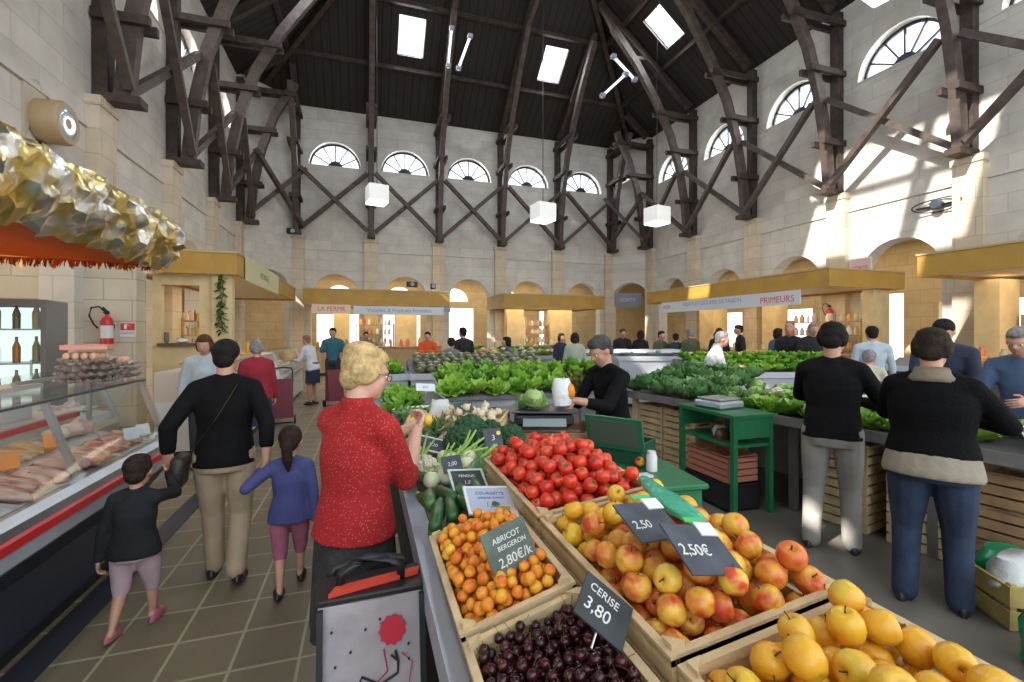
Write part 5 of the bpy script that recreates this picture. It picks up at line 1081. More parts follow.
def rings(mb, spec, n=20):
    """closed loft of ellipses: (centre, side vector, forward vector)"""
    mb.loft([[V(c)+V(sx)*cos(2*pi*j/n)+V(fy)*sin(2*pi*j/n) for j in range(n)] for c, sx, fy in spec])
def fuse(mb, name, mat, parent, voxel, it=4, extra=None):
    o = mb.build('tmp', mat); m = o.modifiers.new('r', 'REMESH'); m.mode = 'VOXEL'; m.voxel_size = voxel; m.use_smooth_shade = True
    if it: s = o.modifiers.new('s', 'SMOOTH'); s.factor = .5; s.iterations = it
    dg = bpy.context.evaluated_depsgraph_get(); dg.update(); me = bpy.data.meshes.new_from_object(o.evaluated_get(dg)); bpy.data.objects.remove(o)
    if extra:
        bm = bmesh.new(); bm.from_mesh(me); tm = extra.mesh('t', mat, True); bm.from_mesh(tm); bm.to_mesh(me); bm.free()
    me.polygons.foreach_set('use_smooth', [True]*len(me.polygons)); me.name = name
    me.materials.clear(); me.materials.append(mat)
    o = bpy.data.objects.new(name, me); COL.objects.link(o); o.parent = parent; return o
def cloth(name, col, var=.12, bump=.35, bscale=26, rough=.85, **k): return M(name, col, rough, var=var, bump=bump, bscale=bscale, **k)
SKIN = M('skin', (.52, .28, .19), .5, var=.08, vscale=12); SKIN2 = M('fair skin', (.62, .37, .27), .5, var=.08, vscale=12)
def hairm(name, c): return M(name, c, .75, var=.35, vscale=30, bump=.5, bscale=90, spec=.2)
HBLK, HDRK, HBRN, HGRY, HBLD = hairm('black hair', (.012, .010, .009)), hairm('dark brown hair', (.028, .018, .012)), hairm('brown hair', (.10, .045, .022)), hairm('grey hair', (.26, .25, .25)), hairm('blond hair', (.58, .42, .19))
SHOE = M('dark shoe leather', (.02, .017, .016), .4); EYEW = M('eye white', (.75, .74, .72), .2); EYED = M('dark iris', (.03, .02, .015), .15); LIP = M('lips', (.42, .14, .12), .5)
def hand(mb, w, d, n, h, side, curl=.6, seg=6):
    """palm, four fingers of unequal length and a thumb; d = direction, n = palm normal, side = +1/-1 thumb side"""
    d = V(d).normalized(); n = V(n); n = (n-d*n.dot(d)).normalized(); s = d.cross(n).normalized()*side; k = h/1.65; w = V(w)
    R = Matrix((s, d, n)).transposed(); mb.ell(w+d*.045*k, (.040*k, .054*k, .016*k), 12, 8, R); cone(mb, w-d*.02*k, .024*k, w+d*.02*k, .024*k, 10)
    for i, L in enumerate((.070, .080, .075, .058)):
        p = w+d*.082*k+s*(.028-.019*i)*k; a = curl*(.55+.12*i); dd = d
        pts = [w+d*.05*k+s*(.024-.016*i)*k, p]
        for f in (.46, .31, .23): dd = (d*cos(a)+n*sin(a)); p = p+dd*L*f*k; pts.append(p); a += curl*.9
        chain(mb, pts, [.0095*k, .0092*k, .0085*k, .0078*k, .0065*k], seg)
    b = w+d*.018*k+s*.028*k+n*.004*k; t1 = (s*.75+d*.6+n*.25).normalized(); t2 = (s*.25+d*.85+n*.45).normalized()
    chain(mb, [w+d*.01*k+s*.01*k, b, b+t1*.034*k, b+t1*.034*k+t2*.03*k], [.014*k, .0125*k, .0105*k, .008*k], seg)
def person(label, loc, th, h=1.68, fat=1.0, male=False, lean=.04, head=(0, 0), hands=(None, None), feet=((-.09, 0), (.09, 0)), heels=(0, 0), top=None, sleeve='long', hem=.47, under=None, bottom='pants', bot=None, botlen=.05,
           hair=HDRK, style='short', skin=SKIN, shoe=SHOE, vox=.016, twist=0, elbow=.3, collar=None, kid=False, name='person', palms=None, group=None, curl=.6):
    """figure facing local +y; th = heading clockwise from +y; hands and feet may be given as world / local points"""
    o = thing(name, label, 'person', loc, -th, group); o.rotation_euler = (0, 0, -th)
    W = Matrix.Translation(V((loc[0], loc[1], 0))) @ Matrix.Rotation(-th, 4, 'Z'); Wi = W.inverted()
    wsh = (.112 if male else .098)*h*(1.0 if not kid else .95); hs = 1.28 if kid else 1.0; seg = 7 if vox < .012 else 5
    pz = .52*h if not kid else .46*h; P = V((0, 0, pz)); u = V((0, sin(lean), cos(lean))); fw = V((0, cos(lean), -sin(lean)))
    T = Matrix.Rotation(twist, 3, 'Z'); X = T @ V((1, 0, 0)); FW = T @ fw; tl = .285*h if not kid else .28*h
    tl_ = tl; SHL, SHR = P+u*(tl-.018*h)-X*wsh, P+u*(tl-.018*h)+X*wsh; NB = P+u*(tl+.018*h)
    yaw, pit = head; HR = T @ Matrix.Rotation(-yaw, 3, 'Z') @ Matrix.Rotation(-pit-lean*.3, 3, 'X'); HC = NB+(u*.6+V((0, .1, .5))).normalized()*.078*h*(1.12 if kid else 1)+FW*.010*h+HR @ V((0, .006*h, .010*h))
    k = h*hs; hp = lambda x, y, z: HC+HR @ V((x*k, y*k, z*k))
    # arms and legs
    arms = []
    for sgn, S, tgt in ((-1, SHL, hands[0]), (1, SHR, hands[1])):
        t_ = Wi @ V(tgt) if tgt is not None else S+V((sgn*.055*h, .04*h, -.33*h)); e, w = ik(S, t_, .175*h, .15*h, V((sgn*elbow, -.5, -.45))); arms.append((sgn, S, e, w))
    legs = []
    for i, sgn in enumerate((-1, 1)):
        hip = P+V((sgn*.052*h*fat**.5, 0, -.02*h)); an = V((feet[i][0], feet[i][1], .045*h+heels[i])); kn, an = ik(hip, an, (pz-.02*h-.045*h)*.52, (pz-.02*h-.045*h)*.49, V((sgn*.05, 1, 0))); legs.append((sgn, hip, kn, an, heels[i]))
    # ---- skin: one continuous body
    mb = MB(); ex = MB()
    mb.ell(hp(0, -.006, .012), (.046*k, .057*k, .056*k), 16, 12, HR); mb.ell(hp(0, .012, -.022), (.038*k, .044*k, .046*k), 14, 10, HR); mb.ell(hp(0, .034, -.048), (.020*k, .018*k, .017*k), 10, 8, HR)
    cone(mb, hp(0, .052, .008), .006*k, hp(0, .064, -.012), .0085*k, 8); mb.ell(hp(0, .045, .014), (.033*k, .012*k, .008*k), 10, 6, HR)
    for s in (-1, 1): mb.ell(hp(s*.047, -.004, -.004), (.006*k, .012*k, .018*k), 8, 6, HR); mb.ell(hp(s*.024, .036, -.014), (.013*k, .012*k, .012*k), 8, 6, HR)
    cone(mb, NB-u*.02*h, .034*h, hp(0, -.012, -.03), .031*k if not kid else .024*k)
    rings(mb, [(P+u*a*tl, X*b*h*fat, FW*c*h*fat) for a, b, c in ((-.05, .075, .058), (.35, .066, .048), (.7, .078, .056), (.95, .075, .045), (1.05, .03, .03))])
    for sgn, S, e, w in arms:
        d = (w-e).normalized(); cone(mb, S, .030*h*fat**.5, e, .025*h*fat**.5); chain(mb, [e, e.lerp(w, .3), w], [.025*h*fat**.4, .0245*h*fat**.4, .0165*h])
        cone(mb, P+u*tl*.88, .04*h, S, .028*h)
        hd = (d*.9+V((0, .12, -.15))).normalized(); pn = palms[0 if sgn < 0 else 1] if palms and palms[0 if sgn < 0 else 1] is not None else V((-sgn*.8, .35, -.2)); ds = sgn if True else 1
        hnd = d.cross(V(pn)).dot(V((0, 1, .3))); hand(ex, w, hd, pn, h*(1.05 if kid else 1), 1 if hnd > 0 else -1, curl, seg)
    for sgn, hip, kn, an, hl in legs:
        chain(mb, [hip, kn, kn.lerp(an, .35), an], [.046*h*fat**.6, .031*h, .030*h, .018*h]); toe = an+V((sgn*.012*h, .07*h, -.022*h-hl*.8)); chain(mb, [an+V((0, -.012*h, -.012*h)), toe], [.02*h, .016*h])
    fuse(mb, 'body', skin, o, vox, 3, ex)
    # ---- face
    for s in (-1, 1):
        mb = MB(); mb.ell(hp(s*.0195, .0475, .001), (.0072*k, .004*k, .0045*k), 8, 6, HR); e = sm(mb, 'eye', EYEW, o); mb = MB(); mb.ell(hp(s*.0195, .0508, .001), (.0034*k, .002*k, .0036*k), 8, 5, HR); sm(mb, 'iris', EYED, e)
    mb = MB(); mb.ell(hp(0, .0515, -.0345), (.015*k, .005*k, .0045*k), 10, 6, HR); sm(mb, 'mouth', LIP, o)
    # ---- hair
    mb = MB(); mb.ell(hp(0, -.014, .022), (.0515*k, .056*k, .054*k), 18, 12, HR); mb.ell(hp(0, .012, .046), (.040*k, .040*k, .028*k), 12, 8, HR)
    if style in ('short', 'puffy', 'bun'): mb.ell(hp(0, -.036, -.012), (.041*k, .030*k, .038*k), 12, 8, HR)
    if style == 'puffy':
        for s in (-1, 1): mb.ell(hp(s*.036, -.016, .012), (.024*k, .042*k, .042*k), 10, 8, HR)
        mb.ell(hp(0, -.02, .05), (.05*k, .052*k, .034*k), 12, 8, HR)
    if style in ('bob', 'long'):
        for s in (-1, 1): mb.ell(hp(s*.042, -.016, -.012), (.018*k, .036*k, .052*k), 10, 8, HR)
        mb.ell(hp(0, -.038, -.028), (.047*k, .028*k, .055*k), 12, 8, HR)
    if style == 'long': chain(mb, [hp(0, -.045, -.03), hp(0, -.06, -.12)], [.035*k, .028*k])
    if style == 'bun': mb.ell(hp(0, -.068, .012), (.03*k, .025*k, .03*k), 10, 8, HR)
    if style == 'pony': mb.ell(hp(0, -.036, -.008), (.042*k, .032*k, .036*k), 12, 8, HR); chain(mb, [hp(0, -.062, .005), hp(.0, -.085, -.02), hp(.003, -.08, -.075), hp(.006, -.07, -.12)], [.02*k, .024*k, .022*k, .008*k])
    fuse(mb, 'hair', hair, o, vox*.8, 2)
    # ---- top
    sh = lambda a, b, c, f=1.0: (P+u*a*tl, X*b*h*fat*f, FW*c*h*fat*f)
    lo = (hem*h-pz)/tl
    def torso(mb, lo, hi=1.075, g=1.0, hipb=.100):
        sp = []
        cd = .078 if hipb < .105 else .090
        for a, b, c in ((-1, hipb, cd), (-.28, hipb, cd), (.0, .098 if cd < .08 else .104, .076 if cd < .08 else .086), (.35, .088, .066), (.62, .097, .072), (.80, .094, .064), (.92, .070, .052), (1.0, .046, .042), (hi, .038, .038)):
            if a == -1: a = lo
            elif a <= lo+.04: continue
            if male and a < .3: b *= .93
            if kid: b *= .95+.16*(a < .1)
            sp.append(sh(a, b*g, c*g))
        rings(mb, sp)
    mb = MB(); torso(mb, lo, hipb=.107 if bottom == 'skirt' else .102)
    for sgn, S, e, w in arms:
        cone(mb, P+u*tl*.84+X*sgn*wsh*.45, .052*h*fat, S-u*.008*h, .037*h*fat**.5); cone(mb, NB-u*.004*h, .035*h, S+u*.002*h, .030*h*fat**.4)
        if sleeve == 'short': chain(mb, [S-u*.008*h, S.lerp(e, .75)], [.037*h*fat**.5, .037*h*fat**.5])
        else:
            f = {'long': .97, 'three': .55, 'half': .12}[sleeve]; chain(mb, [S-u*.008*h, S.lerp(e, .5), e, e.lerp(w, f)], [.037*h*fat**.5, .034*h*fat**.5, .030*h*fat**.5, (.031-.009*f)*h*fat**.5])
    if collar: rings(mb, [sh(1.0, .046, .046, 1/fat), sh(1.10, .041, .041, 1/fat), sh(1.16, .040, .041, 1/fat)])
    fuse(mb, 'top', top, o, vox, 3)
    if under: mb = MB(); l2 = lo-under[1]*h/tl; rings(mb, [sh(l2, .107, .086), sh(l2+.08, .107, .086), sh(lo, .099, .077), sh(lo+.2, .08, .06)]); fuse(mb, 'shirt_tail', under[0], o, vox, 2)
    # ---- trousers or skirt
    mb = MB()
    if bottom == 'skirt':
        n = 44; L = []
        for t in range(7):
            z = pz+.07*h-(pz+.07*h-botlen*h)*t/6; r = (.080+.018*min(1, t/2.2)+.012*t/6)*h*fat; L.append([V((r*(1+.045*t/6*sin(9*a))*cos(a), r*.82*(1+.045*t/6*sin(9*a))*sin(a), z)) for a in [2*pi*j/n for j in range(n)]])
        mb.loft(L); sm(mb, 'skirt', bot, o, 60)
    else:
        rings(mb, [(P+u*.3*tl, X*.082*h*fat, FW*.064*h*fat), (P+u*.08*tl, X*.094*h*fat, FW*.072*h*fat), (P-V((0, 0, .03*h)), X*.099*h*fat, V((0, .078*h*fat, 0))), (P-V((0, 0, .065*h)), X*.088*h*fat, V((0, .07*h*fat, 0)))])
        for sgn, hip, kn, an, hl in legs:
            tot = kn.z-an.z; zt = max(botlen*h, .03*h); end = an.lerp(kn, max(0, min(.9, (zt-.045*h)/max(tot, .01)))) if zt > .046*h else an+V((0, 0, -.012*h)); rr = .036 if zt < .06*h else .034
            chain(mb, [hip+V((0, 0, .01*h)), hip.lerp(kn, .5), kn, kn.lerp(end, .5), end], [.056*h*fat**.7, .050*h*fat**.7, .041*h*fat**.4, .038*h*fat**.3, rr*h*fat**.3])
        fuse(mb, 'trousers', bot, o, vox, 3)
    for sgn, hip, kn, an, hl in legs:
        if bottom == 'skirt' and vox > .02 and False: continue
        p = V((an.x, an.y, 0)); c = cos(.15*sgn); hh = an.z-.045*h; mb = MB(); L = []
        tilt = Matrix.Rotation(-min(.9, hl*5), 3, 'X')
        for z, r in ((0, 1), (.012*h, 1.04), (.03*h, .93), (.046*h, .62)):
            L.append([p+V((0, 0, hh))*1.0+tilt @ V((sgn*.008*h+(.026*h*r)*cos(a)*(1.15 if sin(a) > 0 else .85), .028*h+.072*h*r*sin(a) if z < .03*h else .015*h+.055*h*r*sin(a), z)) for a in [2*pi*j/16 for j in range(16)]])
        mb.loft(L); sm(mb, 'shoe', shoe, o, 60)
    o['_'] = 0; del o['_']
    return o, hp, HR, k, (P, u, X, FW, tl, arms)
def wpos(u_, zc, z=0): return atd(u_, zc, z)
# ---- woman in red at the table rail
REDD = cloth('red spotted blouse', (.42, .014, .014), .05, .2, 40); nt, N, L_, bs = nodes(REDD)
tc = N.new('ShaderNodeTexCoord'); vo = N.new('ShaderNodeTexVoronoi'); vo.inputs['Scale'].default_value = 95; L_.new(tc.outputs['Object'], vo.inputs['Vector']); r_ = N.new('ShaderNodeValToRGB'); r_.color_ramp.elements[0].position = .20; r_.color_ramp.elements[1].position = .27
r_.color_ramp.elements[0].color = (.52, .12, .09, 1); r_.color_ramp.elements[1].color = (.36, .010, .012, 1); L_.new(vo.outputs['Distance'], r_.inputs[0]); L_.new(r_.outputs[0], bs.inputs['Base Color'])
SKT = cloth('dark speckled skirt', (.012, .012, .014), .5, .4, 60, col2=(.045, .045, .044))
o, hp, HR, k, _ = person('woman with short blond hair in red spotted blouse at the table rail', (-.04, 1.97, 0), radians(48), 1.59, 1.10, lean=.03, head=(.38, .20), hands=((.20, 2.32, 1.14), (.225, 2.12, 1.165)), top=REDD, sleeve='half', hem=.505, bottom='skirt', bot=SKT, botlen=.26,
    hair=HBLD, style='puffy', skin=SKIN2, vox=.009, collar=True, elbow=.25, curl=.9, palms=(V((.4, .2, .8)), V((-.5, .5, .6))))
gl = thing('x', 'x', 'x') if False else None
mb = MB()
for s in (-1, 1):
    c = hp(s*.02, .058, 0); mb.tube([c+HR @ V((.015*k*cos(a), 0, .011*k*sin(a))) for a in [2*pi*j/14 for j in range(14)]], .0011*k, 5, closed=True); mb.tube([hp(s*.034, .057, .003), hp(s*.049, .03, .006), hp(s*.052, -.004, .004)], .0011*k, 5)
mb.tube([hp(-.006, .06, .002), hp(.006, .06, .002)], .0011*k, 5); mb.build('spectacles', M('thin metal rim', (.12, .10, .09), .3, .8), o)
mb = MB(); mb.ell((0, 0, 0), (.03, .03, .026), 10, 8); f = sm(mb, 'yellow_fruit', M('yellow fruit skin', (.75, .5, .05), .4)); f.location = (.285, 2.235, 1.19); tag(f, 'small yellow fruit held in the hands of the woman in red', 'fruit')
# ---- mother and two children walking up the aisle
BLKT = cloth('black jersey', (.006, .006, .0065), .2, spec=.15); BEI = cloth('beige trousers', (.40, .30, .20), .1, .3, 14)
o, hp, HR, k, T_ = person('woman in black top and beige trousers walking between two children', (-.87, 3.40, 0), radians(-6), 1.60, 1.1, hands=((-1.15, 3.30, .80), (-.60, 3.25, .80)), feet=((-.07, .10), (.075, -.10)), heels=(0, .03), top=BLKT, sleeve='three', hem=.475, bot=BEI, hair=HBLK, style='short', vox=.010, head=(.15, .1), elbow=.45)
P, u_, X_, FW_, tl, _a = T_
def strap(o, T_, h, fat, mat, s0=1):
    P, u_, X_, FW_, tl, _a = T_; F = lambda a, b: P+u_*a*tl+X_*s0*b*h*fat
    pts = [F(.99, .045)-FW_*.035*h*fat, F(.85, .03)-FW_*.075*h*fat, F(.5, -.02)-FW_*.085*h*fat, F(.2, -.075)-FW_*.072*h*fat, F(.0, -.113)-FW_*.035*h*fat]
    loops = [[p-FW_*.004+(u_*.012+X_*.008*s0), p-FW_*.007+(u_*.012+X_*.008*s0), p-FW_*.007-(u_*.012+X_*.008*s0), p-FW_*.004-(u_*.012+X_*.008*s0)] for p in pts]
    mb = MB(); mb.loft(loops); return mb, pts
mb, pts = strap(o, T_, 1.60, 1.1, None); bagw = o.matrix_basis.copy(); bpy.context.view_layer.update(); bagw = o.matrix_world.copy()
bg_ = thing('shoulder_bag', 'small black shoulder bag hung across the back of the woman in black top', 'bag', (0, 0, 0)); bg_.matrix_world = bagw
mb.build('strap', M('brown strap', (.13, .085, .06), .6), bg_); mb = MB(); c = pts[-1]+V((-.03, -.01, -.07)); mb.rbox(c, (.08, .20, .19), .035, rot('Y', .1)); mb.build('body', M('dark bag leather', (.02, .016, .015), .5, bump=.3, bscale=20), bg_, 50)
KGR = cloth('charcoal jacket', (.018, .020, .022), .2, spec=.2); PNKT = cloth('pale pink trousers', (.46, .33, .36), .1)
person('small boy in charcoal jacket and pale cropped trousers holding the woman\'s hand', (-1.19, 2.98, 0), radians(4), 1.0, 1.12, kid=True, hands=((-1.36, 2.98, .36), (-1.125, 3.24, .775)), feet=((-.055, -.10), (.05, .08)), heels=(.02, 0), top=KGR, sleeve='long', hem=.41, bot=PNKT, botlen=.20, hair=HDRK, style='short', vox=.009, shoe=M('pink sandal', (.42, .12, .16), .5), elbow=.35, head=(-.1, .1))
BLC = cloth('blue cardigan', (.055, .062, .19), .15); PLG = cloth('pink leggings', (.34, .10, .16), .15)
person('little girl with ponytail in blue cardigan and pink leggings', (-.45, 3.16, 0), radians(-3), 1.08, 1.06, kid=True, hands=((-.625, 3.20, .75), (-.30, 3.12, .42)), feet=((-.045, -.12), (.05, .10)), heels=(.02, 0), top=BLC, sleeve='long', hem=.40, bot=PLG, botlen=.19, hair=HBRN if False else HDRK, style='pony', vox=.009, elbow=.6, head=(.1, .1))
# ---- two people in black at the right counter
GRYT = cloth('pale grey trousers', (.27, .255, .235), .1, .5, 9); BLKR = cloth('black ribbed sweater', (.0045, .0045, .005), .2, .4, 60, spec=.12)
person('person in black sweater and pale grey trousers at the right counter', (3.32, 2.50, 0), radians(55), 1.71, 1.12, head=(.1, .35), hands=((3.62, 2.86, 1.06), (3.66, 2.52, 1.08)), feet=((-.13, -.02), (.12, .04)), top=BLKT, sleeve='long', hem=.485, bot=GRYT, botlen=.03, hair=HBLK, style='puffy', vox=.010, lean=.08, elbow=.6)
JEAN = cloth('blue jeans', (.022, .036, .075), .3, .4, 14); TAIL = cloth('beige shirt tail', (.30, .26, .20), .1, .5, 14)
o, *_ = person('broad woman in black ribbed sweater and blue jeans at the right counter', (3.19, 1.80, 0), radians(62), 1.66, 1.30, head=(.1, .3), hands=((3.54, 2.12, 1.05), (3.60, 1.80, 1.07)), feet=((-.12, 0), (.12, .03)), top=BLKR, sleeve='long', hem=.54, under=(TAIL, .075), bot=JEAN, botlen=.03, hair=HDRK, style='puffy', vox=.010, lean=.10, elbow=.8)
P, u_, X_, FW_, tl, _a = _[-1]; mb = MB(); rings(mb, [(P+u_*a*tl, X_*b*1.66, FW_*c*1.66) for a, b, c in ((.97, .075, .066), (1.03, .072, .064), (1.10, .054, .052), (1.16, .046, .046), (1.10, .040, .040))]); sm(mb, 'scarf', M('beige scarf', (.20, .16, .11), .8, bump=.4, bscale=30), o)
# ---- seller
SELL = cloth('black seller jumper', (.006, .006, .007), .2, spec=.15)
person('grey-haired seller in black leaning over the scale inside the stall', (1.93, 3.24, 0), radians(-98), 1.64, 1.0, male=True, lean=.20, head=(-.05, .45), hands=((1.46, 3.02, 1.12), (1.48, 3.26, 1.10)), top=SELL, sleeve='three', hem=.47, bot=cloth('dark work trousers', (.02, .022, .03), .2), hair=hairm('salt and pepper hair', (.07, .068, .066)), style='short', vox=.011, elbow=.35, curl=.9)
b1 = wbag((1.36, 3.03, 1.09), .19, .085, 'white and orange paper bag held by the seller over the scale', None, 12); mb = MB(); mb.ell((.05, -.02, .10), (.042, .04, .062), 10, 8); sm(mb, 'orange_print', ORM, b1)
# ---- customers and vendors farther off: (u, zc, height, heading, label, options)
def c_(n, c): return cloth(n, c, .12, .3, 20)
NAVY, DNM, CRM, LBL, WSH, TEAL, ORS, GSW, DKJ, RCD, DSK = c_('navy jacket', (.02, .028, .055)), c_('denim jacket', (.06, .11, .20)), c_('cream shirt', (.58, .54, .42)), c_('light blue shirt', (.42, .50, .56)), c_('white shirt', (.62, .64, .66)), c_('teal shirt', (.03, .13, .17)), c_('orange red shirt', (.72, .10, .02)), c_('grey sweater', (.17, .18, .19)), c_('dark jacket', (.011, .012, .014)), c_('red cardigan', (.30, .015, .03)), c_('dark blue skirt', (.02, .03, .06))
DTR = c_('dark trousers', (.025, .026, .032)); BTR = c_('brown trousers', (.16, .11, .07)); OLV = c_('olive jacket', (.08, .09, .05)); PGN = c_('pale green top', (.36, .42, .34)); LPU = c_('slate blue blouse', (.10, .11, .20)); VST = c_('pale blue vendor smock', (.40, .47, .52))
FAR = [
 (945, 4.85, 1.80, -115, 'dark-haired man in navy jacket behind the woman in black ribbed sweater', dict(top=NAVY, male=True, head=(.1, .5), lean=.15, hair=HBLK, fwd=.4, vox=.012, fat=1.08)),
 (1026, 3.95, 1.70, -95, 'grey-haired man in denim jacket at the right edge of the photo', dict(top=DNM, male=True, head=(0, .3), lean=.12, hair=HGRY, vox=.012, fwd=.35)),
 (862, 5.7, 1.50, 70, 'person in cream shirt bending over behind the person in black sweater', dict(top=CRM, lean=.55, hair=HGRY, fwd=.4)),
 (873, 7.3, 1.75, 40, 'person with black hair in light blue shirt near the large arch', dict(top=LBL, hair=HBLK, male=True)),
 (706, 7.2, 1.70, 120, 'grey-haired man in white shirt leaning over the right counter', dict(top=WSH, male=True, lean=.35, hair=HGRY, fwd=.4)),
 (741, 12.0, 1.84, -60, 'man in dark jacket at the stall below the long pale banner', dict(top=DKJ, male=True)),
 (719, 12.0, 1.76, 50, 'woman with reddish hair in dark coat below the long pale banner', dict(top=DKJ, hair=HBRN, style='bob')),
 (790, 9.9, 1.84, -120, 'bald pink-headed man in dark open jacket by the lettuce counter', dict(top=DKJ, male=True, hair=M('shaved scalp', (.5, .28, .2), .5), fat=1.1)),
 (776, 10.5, 1.74, 100, 'woman in blue coat with dark hair left of the bald man', dict(top=DNM, style='bob')),
 (812, 9.4, 1.84, -150, 'man with grey cap of hair in black pullover beside the far lettuces', dict(top=DKJ, male=True, hair=HGRY, fat=1.15)),
 (622, 12.6, 1.74, 190, 'man in dark suit facing the camera at the back of the hall', dict(top=DKJ, male=True, hair=HBRN)),
 (640, 12.4, 1.70, 60, 'woman in black beside the man in dark suit at the back', dict(top=DKJ, style='long')),
 (575, 9.7, 1.64, 20, 'person in pale green top beyond the lettuce bank', dict(top=PGN, style='bob')),
 (605, 7.0, 1.52, 30, 'grey-haired person in grey jacket just behind the seller', dict(top=GSW, hair=HGRY)),
 (509, 9.6, 1.55, -80, 'woman in slate blue blouse behind the artichokes', dict(top=LPU, style='bob', hair=HBLK)),
 (428, 11.9, 1.66, 200, 'vendor in bright orange shirt at the back stall', dict(top=ORS, male=True, sleeve='short', fwd=.35)),
 (451, 9.6, 1.52, 30, 'person in grey sweater seen from behind near the artichokes', dict(top=GSW, style='puffy', hair=HDRK)),
 (464, 10.5, 1.76, -20, 'tall man in dark jacket beside the person in grey sweater', dict(top=DKJ, male=True, hair=HBLK)),
 (333, 11.2, 1.76, 185, 'man in teal shirt standing at the far end of the aisle', dict(top=TEAL, male=True, sleeve='short', hair=HBLK)),
 (313, 10.2, 1.60, -60, 'woman in white blouse and dark skirt reaching over the far white counter', dict(top=WSH, bottom='skirt', bot=DSK, botlen=.30, lean=.25, hair=hairm('sandy hair', (.28, .15, .07)), fwd=.42, sleeve='three')),
 (257, 6.1, 1.53, -20, 'grey-haired woman in red cardigan at the white glass counter', dict(top=RCD, hair=HGRY, style='puffy', fat=1.15, bottom='skirt', bot=DSK, botlen=.25)),
 (205, 5.5, 1.62, 170, 'vendor with reddish brown hair in pale blue smock behind the counters', dict(top=VST, hair=HBRN, style='bob', head=(.2, .3))),
 (660, 12.0, 1.68, 170, 'person in olive jacket at the stall on the back right', dict(top=OLV)),
 (676, 11.7, 1.62, 30, 'short person in dark top beside the person in olive jacket', dict(top=NAVY)),
 (691, 11.6, 1.74, 0, 'person in dark green jacket standing behind the white-shirted man', dict(top=OLV, hair=HGRY, male=True, fat=1.1)),
 (716, 9.6, 1.66, 150, 'woman in white jacket behind the white-shirted man', dict(top=WSH, hair=HBLK, style='bob')),
 (560, 12.0, 1.62, 160, 'person in navy top at the right back stall', dict(top=NAVY, style='bob')),
 (366, 14.5, 1.66, 175, 'person in brown at the left back stall', dict(top=c_('brown top', (.22, .13, .08)), hair=HDRK)),
]
for (u_, zc, h_, deg, lab, kw) in FAR:
    p = wpos(u_, zc); th = radians(deg); fwd = kw.pop('fwd', 0); hd = (None, None)
    if fwd:
        f = V((sin(th), cos(th), 0)); r = V((cos(th), -sin(th), 0)); hd = (p+f*fwd-r*.13+V((0, 0, .62*h_)), p+f*(fwd+.04)+r*.13+V((0, 0, .63*h_)))
    a = dict(vox=.02 if zc > 8 else .016, bot=DTR, hands=hd); a.update(kw); person(lab, (p.x, p.y, 0), th, h_, **a)
